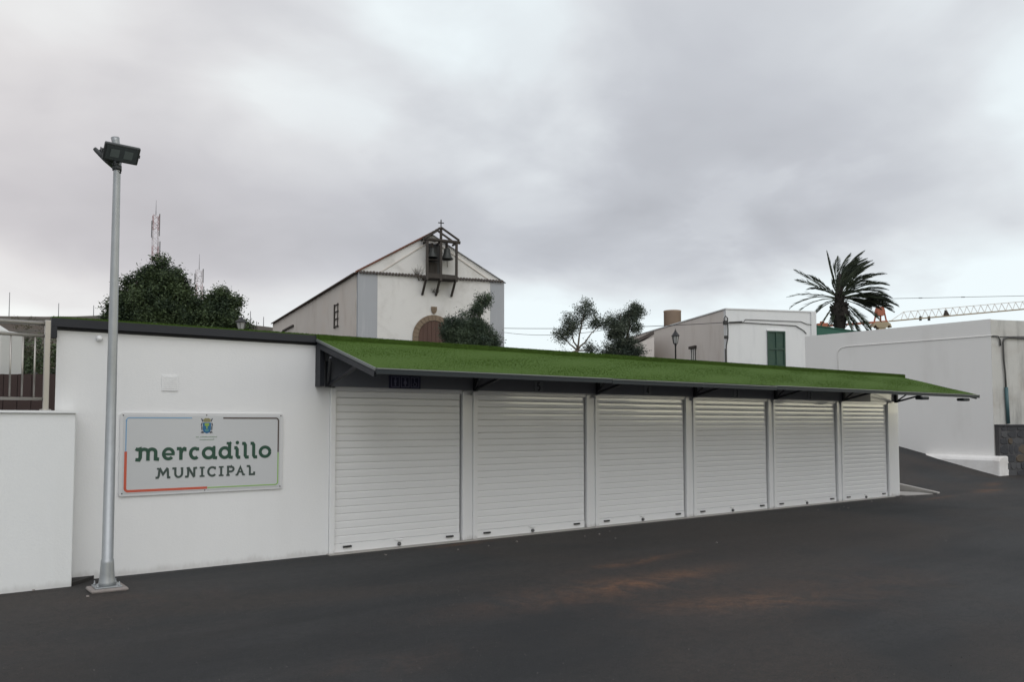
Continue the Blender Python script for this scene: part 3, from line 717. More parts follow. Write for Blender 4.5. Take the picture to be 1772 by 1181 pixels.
def letters(m, base, xh, asc, W, spec):
    """slab lettering drawn from strokes; spec: (letter, x0, x1)"""
    for ch, x0, x1 in spec:
        S = []; z0, zx, za = base + W / 2, base + xh - W / 2, base + asc - W / 2
        a, b = x0 + W / 2, x1 - W / 2
        cx, cz = (x0 + x1) / 2, (z0 + zx) / 2; rx, rz = (b - a) / 2, (zx - z0) / 2
        sw = W * 0.78                                  # serif weight
        def serif(x, z, l, r): S.append(([(x - l, z), (x + r, z)], sw))
        if ch == 'm':
            q = [a + 0.030, lerp(a + .03, b - .018, .5), b - 0.018]
            S.append(([(x0, zx + .006), (x0 + .02, zx - .004), (q[0] - .004, zx + .004), (q[0], zx - .03), (q[0], z0 + .02), (q[0] - .012, z0 - .004), (x0, z0)], W))
            for i in (0, 1):
                S.append(([(q[i], zx - .045)] + arc(lerp(q[i], q[i + 1], .5), zx - .034, (q[i + 1] - q[i]) / 2, .034, 180, 0, 8) + [(q[i + 1], z0 - W * .4)], W))
            S.append(([(q[2], z0 + .02), (q[2] + .008, z0 + .002), (x1, z0 - .002)], W))
        elif ch == 'e': S += [(arc(cx, cz, rx, rz, 0, 318, 22), W * .94), ([(a + .006, cz - .004), (b + W * .4, cz - .004)], W * .72)]
        elif ch == 'r':
            q = a + 0.026
            S += [([(x0, zx), (q - .01, zx), (q, zx - .02), (q, z0 - W * .4)], W), ([(q, zx - .05), (q + .012, zx - .018), (q + .035, zx), (x1 - .008, zx - .004)], W)]
            S.append(([(x1 - .010, zx + .012), (x1 - .010, zx - .030)], sw * .8))
        elif ch == 'c': S.append((arc(cx + .006, cz, rx, rz, 42, 312, 20), W)); S.append(([(b - .004, zx + .010), (b - .004, zx - .026)], sw * .8))
        elif ch in 'ad':
            q = b - 0.014
            S.append((arc((a + q) / 2, cz, (q - a) / 2, rz, 0, 360, 24), W))
            top = za if ch == 'd' else zx
            S.append(([(q, top + W * .35), (q, z0 + .018), (q + .006, z0 + .002), (x1 + .006, z0 - .002)], W))
            if ch == 'd': S.append(([(q - .034, za + .004), (q + .004, za + .004), (q + .018, za + .014)], sw))
            else: S.append(([(q - .01, zx + .008), (q + .016, zx + .012)], sw))
        elif ch == 'i' or ch == 'l':
            q = cx - .002
            top = zx if ch == 'i' else za
            S.append(([(x0, top - .002), (q - .012, top - .002), (q, top - .02), (q, z0 + .018), (q + .012, z0 - .002), (x1, z0 - .002)], W))
        elif ch == 'o': S.append((arc(cx, cz, rx, rz, 0, 360, 24), W))
        elif ch == 'M':
            q0, q1 = a + .022, b - .012
            S += [([(x0, z0), (q0 - .008, z0), (q0, z0 + .02), (q0 + .008, zx - W * 0)], W), ([(q0 + .008, zx + W * .4), (cx, z0 + .036), (q1 - .006, zx + W * .4)], W), ([(q1 - .006, zx), (q1, z0), (x1, z0)], W)]
            serif(q0, zx + .002, .02, .004)
        elif ch == 'U':
            S.append(([(x0, zx), (a + .02, zx), (a + .02, cz - .01)] + arc(cx + .008, z0 + .038, cx + .008 - (a + .02), .038, 180, 360, 10) + [(2 * cx + .016 - a - .02, zx + W * .4)], W))
            serif(2 * cx + .016 - a - .02, zx, .016, .012)
        elif ch == 'N':
            q0, q1 = a + .022, b - .018
            S += [([(x0, z0), (q0 - .006, z0), (q0, z0 + .02), (q0, zx)], W), ([(q0, zx + W * .35), (q1, z0 - W * .35)], W), ([(q1, z0), (q1, zx - .004), (x1, zx)], W)]
            serif(q0, zx, .018, .004)
        elif ch == 'I': S.append(([(cx, z0), (cx, zx)], W)); serif(cx, z0, .027, .027); serif(cx, zx, .027, .027)
        elif ch == 'C': S.append((arc(cx + .008, cz, rx + .004, rz, 42, 318, 20), W)); S.append(([(b, zx + .006), (b, zx - .026)], sw * .8))
        elif ch == 'P':
            q = a + .020
            S += [([(q, z0), (q, zx)], W), ([(q - .014, zx), (lerp(q, b, .5), zx)] + arc(lerp(q, b, .5), lerp(zx, z0, .29), (b - q) * .5, (zx - z0) * .29, 90, -90, 10) + [(q, lerp(zx, z0, .58))], W)]
            serif(q, z0, .02, .02)
        elif ch == 'A':
            S += [([(a + .016, z0), (cx, zx - W * .25), (b - .016, z0)], W), ([(lerp(a, cx, .45), z0 + .034), (lerp(b, cx, .45), z0 + .034)], sw)]
            serif(a + .014, z0, .018, .014); serif(b - .014, z0, .014, .018)
        elif ch == 'L':
            q = a + .026
            S.append(([(x0, zx), (q - .008, zx), (q, zx - .02), (q, z0), (x1, z0), (x1, z0 + .03)], W))
        # word leans slightly: none; each letter its own piece
        mb = MB()
        for i_, (pts, w) in enumerate(S): ribbon(mb, pts, w, SY - 0.0005 * i_)
        mb.build('letter', m, sg)
letters('print_green', 1.228, 0.149, 0.198, 0.037, [('m', 1.868, 2.110), ('e', 2.138, 2.277), ('r', 2.295, 2.397), ('c', 2.420, 2.547), ('a', 2.566, 2.732), ('d', 2.752, 2.910), ('i', 2.932, 3.004), ('l', 3.023, 3.103), ('l', 3.122, 3.202), ('o', 3.220, 3.373)])
mb = MB(); disc(mb, 2.967, 1.417, 0.021, SY, 12); mb.build('letter', 'print_green', sg)
letters('print_slate', 1.029, 0.121, 0.121, 0.0235, [('M', 2.077, 2.232), ('U', 2.252, 2.372), ('N', 2.388, 2.517), ('I', 2.545, 2.603), ('C', 2.626, 2.731), ('I', 2.757, 2.816), ('P', 2.833, 2.940), ('A', 2.944, 3.069), ('L', 3.081, 3.169)])
# coat of arms
cx = 2.617
def crest(name, m, polys, th=0.003, y=SY):
    mb = MB()
    for p in polys: mb.prism([(cx + x, y, 1.60 + z) for x, z in p], (0, th, 0))
    return mb.build(name, m, sg)
crest('crest_crown', 'crest_gold', [[(-.036, .058), (.036, .058), (.042, .090), (.028, .096), (.014, .104), (0, .100), (-.014, .104), (-.028, .096), (-.042, .090)]])
for s_ in (-1, 1):
    crest('crest_supporter', 'crest_dark', [[(s_ * .040, .064), (s_ * .050, .092), (s_ * .060, .100), (s_ * .066, .098), (s_ * .056, .076), (s_ * .050, .060)],
                                            [(s_ * .048, .048), (s_ * .062, .046), (s_ * .067, .020), (s_ * .060, .012), (s_ * .062, -.010), (s_ * .058, -.040), (s_ * .050, -.030), (s_ * .050, .0), (s_ * .056, .02)],
                                            [(s_ * .030, -.058), (s_ * .050, -.046), (s_ * .064, -.058), (s_ * .068, -.068), (s_ * .054, -.066), (s_ * .040, -.074)]])
crest('crest_shield', 'crest_blue', [[(-.045, .050), (.045, .050), (.046, -.030), (.032, -.060), (0, -.074), (-.032, -.060), (-.046, -.030)]])
crest('crest_tree', 'crest_leaf', [[(-.026, .036), (-.018, .044), (.018, .044), (.026, .036), (.026, .020), (.016, .012), (-.016, .012), (-.026, .020)], [(-.006, .012), (.006, .012), (.008, -.02), (-.008, -.02)]], 0.0012, SY - 0.0016)
crest('crest_sea', 'crest_sea', [[(-.022, -.030), (.022, -.030), (.018, -.046), (-.018, -.046)]], 0.0012, SY - 0.0016)
mb = MB(); r2 = random.Random(11)
for z, x0, x1 in ((1.487, 2.500, 2.732), (1.457, 2.540, 2.703)):
    x = x0
    while x < x1:
        w = r2.uniform(.004, .009); h = r2.choice((.008, .008, .011))
        if not (z > 1.47 and 2.527 < x < 2.54):
            mb.box((x, SY + .001, z - .005), (min(x + w, x1), SY + .003, z - .005 + h))
        x += w + .003
mb.build('small_print', 'print_pale', sg)

# ------------------------------------------------------------------ low wall, railing, yard behind it
lw = MB(); lw.box((-9.0, 9.20, -0.15), (1.245, 9.46, 1.745)); lw = lw.build('retaining_wall', 'low_white', None, bevel=0.01)
tag(lw, 'low white wall left of the market building, carrying a steel railing', 'wall')
MB().box((-9.0, 9.175, 1.747), (1.265, 9.485, 1.772)).build('coping', 'low_white', lw)
MB().prism([(1.247, 9.21, -0.05), (1.34, 9.30, -0.05), (1.47, 9.46, -0.05), (1.5, 9.52, -0.05), (1.247, 9.52, -0.05)], (0, 0, 0.085)).build('asphalt_fillet', 'asphalt', kind='structure')
rl = thing('steel_railing', 'stainless steel railing with slim balusters on the low white wall', 'railing', (-1.5, 9.32, 1.772))
PX = [0.985, -0.55, -2.1, -3.65, -5.2, -6.75]
for x in PX:
    p = MB().box((x - .026, 9.294, 1.772), (x + .026, 9.346, 2.690)).build('post', 'inox', rl, bevel=0.006)
    MB().lathe((x, 9.32, 1.772), [(.052, 0), (.052, .012), (.03, .016)], 16).build('foot_plate', 'inox', p)
MB().tube([(-7.0, 9.32, 2.655), (0.958, 9.32, 2.655)], 0.023, 12).build('top_rail', 'inox', rl)
MB().tube([(-7.0, 9.32, 2.530), (0.958, 9.32, 2.530)], 0.016, 10).build('middle_rail', 'inox', rl)
MB().tube([(-7.0, 9.32, 1.890), (0.958, 9.32, 1.890)], 0.016, 10).build('bottom_rail', 'inox', rl)
bal = None
for i in range(75):
    x = 0.880 - i * 0.104
    if min(abs(x - q) for q in PX) < 0.05: continue
    if bal is None:
        bal = MB().tube([(x, 9.32, 1.89), (x, 9.32, 2.53)], 0.0085, 8).build('baluster', 'inox', rl); bx = x
    else: link_copy(bal, rl, (x - bx, 0, 0))
# red-brown screen and white cabinet in the yard
sc = thing('brown_fence', 'dark red-brown sheet fence standing in the yard behind the railing', 'fence', (-1.0, 15.5, 1.8))
d = Vector((0.8, -0.6, 0))
for k in range(20):
    c = Vector((0.9, 14.8, 0)) + d * (1.1 - 0.22 * k)
    MB().beam(c + Vector((0, 0, 1.6)), c + Vector((0, 0, 2.405 + (k % 2) * .004)), 0.205, 0.03, up=(0.6, 0.8, 0)).build('board', 'brown_board', sc)
cb = thing('white_cabinet', 'white cabinet with a small gabled top behind the railing', 'cabinet', (0.75, 15.35, 1.8))
def fr(u, w, z): return Vector((0.62, 15.55, 0)) + RT * u + FW * w + UP * z
fm = frame((0.62, 15.55, 0), RT, FW, UP)
MB().box((-0.55, 0, 1.7), (0.42, 0.6, 3.16), fm).build('body', 'cabinet', cb, bevel=0.02)
MB().prism([fr(-.50, -.012, 3.163), fr(.24, -.012, 3.163), fr(-.13, -.012, 3.40)], FW * 0.6).build('gable', 'cabinet', cb)
for k, (u, w_) in enumerate(((0.95, .35), (1.75, .3))):
    q = MB().lathe(fr(u, 2.5, 2.5), [(w_ * .6, 0), (w_ * .58, .10), (w_ * .3, .17), (0.02, .19)], 12).build('white_drum', 'cabinet')
    tag(q, ('white rounded drum top between two railing balusters' if k == 0 else 'white rounded drum top between railing post and market wall'), 'drum', 'white drums behind the railing')
# dark hedge
def leaf_cloud(mb, blobs, n, size, seed, clump=0.42, flatz=0.9):
    """leaf-sized faces gathered in clumps over the shells of the given ellipsoids"""
    r = random.Random(seed)
    vol = [b[3] * b[4] + b[4] * b[5] + b[3] * b[5] for b in blobs]; tot = sum(vol)
    for b, v in zip(blobs, vol):
        m = int(n * v / tot); nc = max(8, m // 60)
        cents = []
        for _ in range(nc):
            while True:
                d = Vector((r.gauss(0, 1), r.gauss(0, 1), r.gauss(0, 1)))
                if d.length > 1e-3: break
            d.normalize(); k = r.random() ** 0.40
            k = k * r.uniform(0.80, 1.0) if r.random() < .8 else r.uniform(.98, 1.16)
            cents.append(Vector((b[0] + d.x * b[3] * k, b[1] + d.y * b[4] * k, b[2] + d.z * b[5] * k)))
        for _ in range(m):
            c = r.choice(cents); s_ = clump * size * 3.0
            p = c + Vector((r.gauss(0, s_), r.gauss(0, s_), r.gauss(0, s_ * flatz)))
            u = Vector((r.gauss(0, 1), r.gauss(0, 1), r.gauss(0, .6))).normalized()
            w = u.cross(Vector((r.gauss(0, 1), r.gauss(0, 1), r.gauss(0, 1)))).normalized()
            L = size * r.uniform(.6, 1.35); wd = L * r.uniform(.32, .5)
            i = len(mb.v)
            mb.v += [tuple(p - u * L * .5), tuple(p + w * wd * .5), tuple(p + u * L * .5), tuple(p - w * wd * .5)]
            mb.f.append((i, i + 1, i + 2, i + 3)); mb.sm.append(False)
    return mb
hd = leaf_cloud(MB(), [(0.2 + k * -1.0 + 1.9, 19.2 + k * .75 - 1.2, 2.75, 0.8, 0.6, 0.55) for k in range(5)], 22000, 0.06, 21).build('dark_hedge', 'leaf_dark')
tag(hd, 'low dark hedge behind the brown fence and railing', 'hedge')
bs = leaf_cloud(MB(), [(FW * 23 + RT * (-13.2 - k * .9)).to_tuple()[:2] + (3.15 + .25 * math.sin(k * 2.1), .75, .6, .75) for k in range(7)], 26000, 0.075, 23).build('slope_bush', 'leaf_hill')
tag(bs, 'brownish green bushes on the slope behind railing and hedge', 'bush')
# scrub on the hillside
mb = MB(); r2 = random.Random(17); bl = []
for k in range(170):
    u, w = r2.uniform(-190, -10), r2.uniform(75, 320)
    if r2.random() < .5: w = r2.uniform(60, 150)
    a_, d_ = u + 150, w - 330
    h = 3.6 + 38.5 * math.exp(-(a_ / 118) ** 2 / 2 * (1.0 if a_ > 0 else .75)) * math.exp(-(d_ / 122) ** 2 / 2) * min(1, (262 - abs(d_)) / 60) if abs(d_) < 262 else 4
    p = FW * w + RT * u; s_ = r2.uniform(.7, 1.7)
    if w > 255: continue
    bl.append((p.x, p.y, h + s_ * .2, s_ * 1.3, s_ * 1.3, s_ * .6))
leaf_cloud(mb, bl, 16000, 0.42, 18).build('hill_scrub', 'leaf_hill', kind='stuff')

# ------------------------------------------------------------------ floodlight pole
lp = thing('floodlight_pole', 'tall galvanised lamp pole with two floodlights in front of the plain wall', 'lamp post', (1.50, 8.80, 0))
MB().prism([(1.50 - .16, 8.80 - .15, 0.0), (1.50 + .17, 8.80 - .17, 0.0), (1.50 + .16, 8.80 + .16, 0.0), (1.50 - .17, 8.80 + .14, 0.0)], (0, 0, .035)).build('footing', 'pad', lp, bevel=0.02)
MB().box((1.38, 8.68, .036), (1.62, 8.92, .048)).build('base_plate', 'galv', lp, bevel=0.004)
mb = MB(); mb.lathe((1.50, 8.80, 0), [(.085, .048), (.075, .08), (.066, .16), (.061, .27), (.0575, .30), (.0535, .302), (.0455, 2.2), (.034, 4.20), (.033, 4.36)], 20); mb.build('pole', 'galv', lp)
for sx, sy in ((-1, -1), (1, -1), (1, 1), (-1, 1)):
    MB().lathe((1.5 + sx * .095, 8.8 + sy * .095, .048), [(.013, 0), (.013, .014), (.006, .016), (.006, .04)], 6).build('bolt', 'galv', lp)
MB().tube([(1.50, 8.80, 4.355), (1.495, 8.80, 4.44), (1.482, 8.806, 4.50), (1.478, 8.81, 4.535)], [.033, .033, .037, .041], 14).build('pole_cap', 'galv', lp)
MB().lathe((1.50, 8.80, 4.20), [(.044, 0), (.044, .05)], 16).build('collar', 'lamp_grey', lp)
def flood(h, c):
    """a floodlight head facing along the horizontal direction h, tipped down"""
    h = h.normalized(); u = Vector((h.y, -h.x, 0)) * -1
    tl = rad(44)
    n_ = (h * math.cos(tl) - UP * math.sin(tl)); v = (h * math.sin(tl) + UP * math.cos(tl))
    f = frame(c, u, v, n_)
    hd = MB().box((-.165, -.095, -.022), (.165, .095, .018), f).build('floodlight', 'lamp_grey', lp, bevel=0.012)
    MB().box((-.145, -.075, .0185), (.145, .075, .021), f).build('glass', 'lens', hd)
    for k in (-1, 1): MB().box((k * .062 - .040, -.042, .0212), (k * .062 + .040, .042, .024), f).build('led_module', 'led', hd)
    for k in range(6): MB().box((-.13, -.075 + k * .026, -.045), (.13, -.069 + k * .026, -.023), f).build('cooling_fin', 'lamp_grey', hd)
    mb = MB(); q = Vector((1.50, 8.80, 4.26))
    for s_ in (-1, 1):
        mb.beam(f @ Vector((s_ * .172, 0, 0)), f @ Vector((s_ * .172, -.03, -.085)), .008, .03)
    mb.beam(f @ Vector((-.172, -.03, -.085)), f @ Vector((.172, -.03, -.085)), .03, .008)
    mb.beam(f @ Vector((0, -.03, -.085)), q, .03)
    mb.build('bracket', 'lamp_grey', hd)
    MB().tube([f @ Vector((.03, -.08, -.04)), f @ Vector((.03, -.12, -.07)) - UP * .02, q + Vector((.03, -.03, -.09)), q + Vector((.0, -.03, -.07))], .005, 6).build('lead', 'cable', hd)
flood(RT * .64 - FW * .77, Vector((1.50, 8.80, 4.345)) + RT * .085 - FW * .09 + UP * 0.0)
flood(-RT * .93 - FW * .12, Vector((1.50, 8.80, 4.325)) - RT * .135 + FW * .05)

# ------------------------------------------------------------------ little ramp at the right end of the stalls
rp = thing('concrete_ramp', 'short pale concrete ramp at the right end of the shutters', 'ramp', (18.3, 10.0, 0))
MB().prism([(17.9, 9.40, -.05), (18.80, 9.22, -.05), (18.95, 9.6, -.05), (18.7, 10.6, -.05), (17.9, 10.6, -.05)], (0, 0, .062)).build('slab', 'concrete', rp)
mb = MB(); mb.add([(18.98, 9.20, 0), (19.10, 9.20, 0), (19.10, 11.6, 0), (18.98, 11.6, 0), (18.98, 9.20, .035), (19.10, 9.20, .035), (19.10, 11.6, .42), (18.98, 11.6, .42)], [(3, 2, 1, 0), (4, 5, 6, 7), (0, 1, 5, 4), (1, 2, 6, 5), (2, 3, 7, 6), (3, 0, 4, 7)])
mb.build('kerb', 'concrete', rp, bevel=0.01)

# ------------------------------------------------------------------ large white building on the right
X0 = 26.875
rb = thing('white_house', 'large plain white house with flat roof at the right edge beyond the shutters', 'house', (X0, 11.26, 0))
e = Vector((0.78, -0.58, 0))
e = Vector((0.93, -0.37, 0)).normalized()
C0 = Vector((X0, 11.26, 0)); E1 = C0 + e * 9
C1 = Vector((X0 - 0.17, 17.72, 0))
mb = MB(); mb.prism([C0 - UP * 1.2, C1 - UP * 1.2, C1 + Vector((8, 1, -1.2)), E1 + Vector((2, 6, -1.2)), C0 + Vector((.012, .004, -1.2))], (0, 0, 4.905 + 1.2)); mb.build('wall', 'big_wall', rb)
n_e = Vector((e.y, -e.x, 0)) if Vector((e.y, -e.x, 0)).y < 0 else Vector((-e.y, e.x, 0))
mb = MB(); mb.prism([C0 + Vector((.012, 0, -1.6)), C0 + Vector((.012, 0, -1.6)) + e * 9, C0 + Vector((.012, 0, -1.6)) + e * 9 - n_e * .06, C0 + Vector((.05, .06, -1.6))], (0, 0, 4.885 + 1.6)); mb.build('end_wall', 'big_end', rb)
# render relief line and cable moulding along the long wall
def lw_pt(y, z, o=0.0): return Vector((lerp(X0, X0 - .16, (y - 11.26) / 5.99) - o, y, z))
MB().tube([lw_pt(11.22, 4.38, .012), lw_pt(13.3, 4.385, .012), lw_pt(16.0, 4.40, .012), lw_pt(16.28, 4.36, .012), lw_pt(16.40, 4.22, .012), lw_pt(16.40, 2.6, .012)], .013, 6).build('wall_cable', 'big_wall', rb)
# plinth: battered, softly rounded, wraps the corner
mb = MB()
for k in range(13):
    y = lerp(13.75, 10.98, k / 12); bulge = 0.03 * math.sin(k * 1.7) * .3
    mb.v += [tuple(lw_pt(y, -0.5, .36)), tuple(lw_pt(y, .48, .32 + bulge)), tuple(lw_pt(y, .585 + bulge, .25)), tuple(lw_pt(y, .62, .0)), tuple(lw_pt(y, .62, -.5)), tuple(lw_pt(y, -.5, -.5))]
for k in range(12):
    for j in range(6):
        a = k * 6 + j; b_ = k * 6 + (j + 1) % 6
        mb.f.append((a, b_, b_ + 6, a + 6)); mb.sm.append(False)
mb.f += [tuple(range(6))[::-1], tuple(12 * 6 + j for j in range(6))]; mb.sm += [False, False]
mb.build('plinth', 'plinth', rb, bevel=0.04)
# dark cables, pipe on the stained end wall
def ew(u, z, o=0.0): return C0 + Vector((.012, 0, 0)) + e * u + n_e * o + UP * z
MB().tube([ew(2.2, 4.32, .05), ew(.62, 4.33, .05), ew(.44, 4.28, .05), ew(.40, 4.15, .05), ew(.41, 3.6, .05), ew(.45, 3.2, .05), ew(.46, 2.72, .05)], .026, 8).build('service_cable', 'conduit', rb)
MB().tube([ew(0.0, 4.36, .03), ew(.22, 4.36, .04), ew(.30, 4.24, .04), ew(.30, 4.06, .04)], .022, 8).build('service_cable', 'conduit', rb)
MB().tube([ew(.30, 4.35, .03), ew(.9, 4.37, .03), ew(2.0, 4.40, .03)], .012, 6).build('service_cable', 'conduit', rb)
MB().tube([ew(.46, 2.76, .06), ew(.50, 1.62, .06)], .052, 10).build('pipe', 'teal_pipe', rb)
# dark stone facing at the foot of the end wall
sw_ = thing('stone_wall', 'dark lava stone wall at the foot of the stained end wall', 'stone wall', tuple(C0 + e * 3))
def sf(u, z, o): return C0 + Vector((.02, 0, 0)) + e * u + n_e * o + UP * z
MB().prism([sf(0.02, -1.6, .015), sf(8.5, -1.6, .015), sf(8.5, -1.6, .16), sf(0.02, -1.6, .16)], (0, 0, 3.14)).build('mortar', mat('dark_mortar', (0.075, 0.073, 0.075), .95, .2, 6, .8, 20), sw_)
MB().prism([sf(0.0, 1.545, .012), sf(8.5, 1.545, .012), sf(8.5, 1.545, .20), sf(0.0, 1.545, .20)], (0, 0, .05)).build('coping', mat('dark_coping', (0.060, 0.060, 0.066), .9, .2, 5, .6, 20), sw_, bevel=0.01)
stone_m = [mat('lava_stone', (0.050, 0.051, 0.056), .9, .3, 3, .9, 14), mat('lava_stone_grey', (0.085, 0.085, 0.088), .9, .25, 3, .9, 14), mat('ochre_stone', (0.10, 0.08, 0.06), .9, .25, 3, .9, 14)]
r2 = random.Random(9); z = -1.3
while z < 1.5:
    h = r2.uniform(.17, .30); u = 0.03 + r2.uniform(0, .1)
    h = min(h, 1.53 - z)
    while u < 3.0:
        w = r2.uniform(.16, .40)
        pts = []
        for k in range(7):
            a = 2 * math.pi * k / 7 + r2.uniform(-.25, .25)
            cs, sn = math.cos(a), math.sin(a)
            q = 1.0 / max(abs(cs), abs(sn)) ** .75
            pts.append((u + w / 2 + cs * q * w * .52, z + h / 2 + sn * q * h * .52))
        mb = MB(); cxx, czz = u + w / 2, z + h / 2
        o = r2.uniform(.165, .185)
        base = [sf(a, b, .155) for a, b in pts]; top = [sf(lerp(cxx, a, .86), lerp(czz, b, .86), o) for a, b in pts]
        n7 = len(pts)
        mb.add(base + top, [tuple(range(n7, 2 * n7))] + [(k, (k + 1) % n7, n7 + (k + 1) % n7, n7 + k) for k in range(n7)])
        mb.build('stone', stone_m[0 if r2.random() < .66 else (1 if r2.random() < .8 else 2)], sw_)
        u += w + .012
    z += h + .012

# ------------------------------------------------------------------ church
FA = Vector((19.595, 41.436, 0)); FB = Vector((28.088, 39.113, 0))
ds = (FB - FA).normalized(); dn_ = Vector((-ds.y, ds.x, 0))      # dn_ points into the church
if dn_.y < 0: dn_ = -dn_
back_dir = (Vector((24.024, 67.662, 0)) - FA).normalized()
CW = (FB - FA).length; CL = 26.6
ZE, ZA, ZB = 10.22, 12.80, 3.6
ch = thing('church', 'old white church with pitched roof and timber bell frame behind the market building', 'church', tuple(FA + ds * CW / 2 + UP * ZB))
def cf(s, z, o=0.0): return FA + ds * s - dn_ * o + UP * z       # o: proud of the facade
def cb_(s, z, d): return FA + ds * s + back_dir * d + UP * z
mid_s = CW / 2 - .1
# facade wall with the gable
MB().prism([cf(0, ZB), cf(CW, ZB), cf(CW, ZE), cf(CW * .78, ZE + 1.02), cf(mid_s, ZA - .05), cf(0, ZE)], dn_ * 0.5).build('facade', 'church_front', ch)
MB().prism([cb_(0.004, ZB, .52), cb_(CW - .004, ZB, .52), cb_(CW - .004, ZB, CL), cb_(0.004, ZB, CL)], (0, 0, ZE - ZB - .02)).build('side_wall', 'church_side', ch)
MB().prism([cf(-.012, ZB, .02), cf(1.10, ZB, .02), cf(1.10, ZB, -.3), cf(-.012, ZB, -.3)], (0, 0, ZE - ZB - .05)).build('corner_band', 'church_grey', ch)
MB().prism([cf(7.93, ZB, .02), cf(CW + .012, ZB, .02), cf(CW + .012, ZB, -.3), cf(7.93, ZB, -.3)], (0, 0, ZE - ZB - .05)).build('corner_band', 'church_grey', ch)
# roof planes and tiled verge
for sA, sB, zA_, zB_ in ((-.16, mid_s, ZE - .09, ZA - .03), (CW + .10, mid_s, ZE - .16, ZA - .16)):
    oo = .10 if sA < 0 else -.52
    mb = MB(); p = [cf(sA, zA_, oo), cf(sB, zB_, oo), cb_(sB, zB_, CL), cb_(sA, zA_, CL)]
    mb.prism(p, (0, 0, .06)); mb.build('roof', 'roof_tile', ch)
    mb = MB()
    for k in range(26):       # verge tiles
        t0, t1 = k / 26, (k + .96) / 26
        a = cf(lerp(sA, sB, t0), lerp(zA_, zB_, t0) + (.07 if sA < 0 else .045), .03); b = cf(lerp(sA, sB, t1), lerp(zA_, zB_, t1) + (.08 if sA < 0 else .05), .03)
        mb.beam(a, b, .16, .05 if sA < 0 else .03)
    mb.build('verge_tiles', 'roof_tile' if sA < 0 else 'church_grey', ch, kind='stuff')
mb = MB()
for k in range(90):           # eave tiles down the long side
    c = cb_(-.22, ZE - .06, .3 + k * .29)
    mb.beam(c, c + ds * .4 + UP * .09, .17, .06)
mb.build('eave_tiles', 'tile_dark', ch, kind='stuff')
# tile string course across the facade and raking mouldings
mb = MB(); k = 0
while k * .185 < CW - .15:
    s0 = .12 + k * .185
    c = cf(s0, ZE - .03 + rnd.uniform(-.012, .012), .0)
    mb.tube([c + dn_ * .02, c - dn_ * .15], [.075, .085], 7)
    k += 1
mb.build('tile_course', 'tile_dark', ch, kind='stuff')
MB().prism([cf(.05, ZE - .02, .10), cf(CW - .05, ZE - .02, .10), cf(CW - .05, ZE - .02, 0.0), cf(.05, ZE - .02, 0.0)], (0, 0, .05)).build('string_course', 'church_grey', ch)
for sgn in (1, -1):
    s0, s1 = (1.25, mid_s - .02) if sgn > 0 else (CW - 1.0, mid_s + .02)
    MB().beam(cf(s0, ZE + .05, .02), cf(s1, ZA - .42, .02), .06, .05).build('raking_moulding', 'church_side', ch)
# arched doorway
ac, aw, az = 4.42, 0.92, 6.62
leafd = MB()
pts = [cf(ac - aw, 4.4, .03)] + [cf(x, z, .03) for x, z in arc(ac, az, aw, aw * 1.08, 180, 0, 14)] + [cf(ac + aw, 4.4, .03)]
dr = MB().prism(pts, dn_ * .02).build('door', 'door_wood', ch)
for k in range(7):
    s0 = ac - aw + .03 + k * (2 * aw - .06) / 7; s1 = s0 + (2 * aw - .06) / 7 - .02
    zt = lambda s: az + 1.08 * math.sqrt(max(.0, aw * aw - (s - ac) ** 2))
    MB().prism([cf(s0, 4.4, .055), cf(s1, 4.4, .055), cf(s1, zt(s1) - .03, .055), cf((s0 + s1) / 2, zt((s0 + s1) / 2) - .03, .055), cf(s0, zt(s0) - .03, .055)], dn_ * .022).build('plank', 'door_wood', dr)
for k in range(15):
    a0, a1 = 180 - k * 12 - .4, 180 - (k + 1) * 12 + .4
    ri, ro = aw + .01, aw + .34
    pr = .10 + rnd.uniform(-.012, .012)
    MB().prism([cf(ac + ri * math.cos(rad(a0)), az + ri * 1.08 * math.sin(rad(a0)), pr), cf(ac + ro * math.cos(rad(a0)), az + ro * 1.05 * math.sin(rad(a0)), pr),
                cf(ac + ro * math.cos(rad(a1)), az + ro * 1.05 * math.sin(rad(a1)), pr), cf(ac + ri * math.cos(rad(a1)), az + ri * 1.08 * math.sin(rad(a1)), pr)], dn_ * .12).build('arch_stone', 'arch_stone', ch)
for sgn in (-1, 1):
    for k in range(5):
        z1 = az - .015 - k * .42; s0, s1 = ac + sgn * (aw + .01), ac + sgn * (aw + .34 + (k % 2) * .06)
        pr = .10 + rnd.uniform(-.012, .012)
        MB().prism([cf(s0, z1 - .405, pr), cf(s1, z1 - .405, pr), cf(s1, z1, pr), cf(s0, z1, pr)], dn_ * .12).build('arch_stone', 'arch_stone', ch)
# stone shield above the door
pts = [(-.17, .20), (.17, .20), (.17, .0), (.10, -.16), (0, -.22), (-.10, -.16), (-.17, .0)]
sh_ = MB().prism([cf(4.43 + a, 8.23 + b, .09) for a, b in pts], dn_ * .10).build('stone_shield', 'arch_stone', ch)
for a, b in ((-.07, .08), (.07, .08), (-.05, -.07), (.05, -.07)):
    MB().prism([cf(4.43 + a - .045, 8.23 + b - .045, .115), cf(4.43 + a + .045, 8.23 + b - .045, .115), cf(4.43 + a + .045, 8.23 + b + .045, .115), cf(4.43 + a - .045, 8.23 + b + .045, .115)], dn_ * .027).build('shield_quarter', 'arch_stone', sh_)
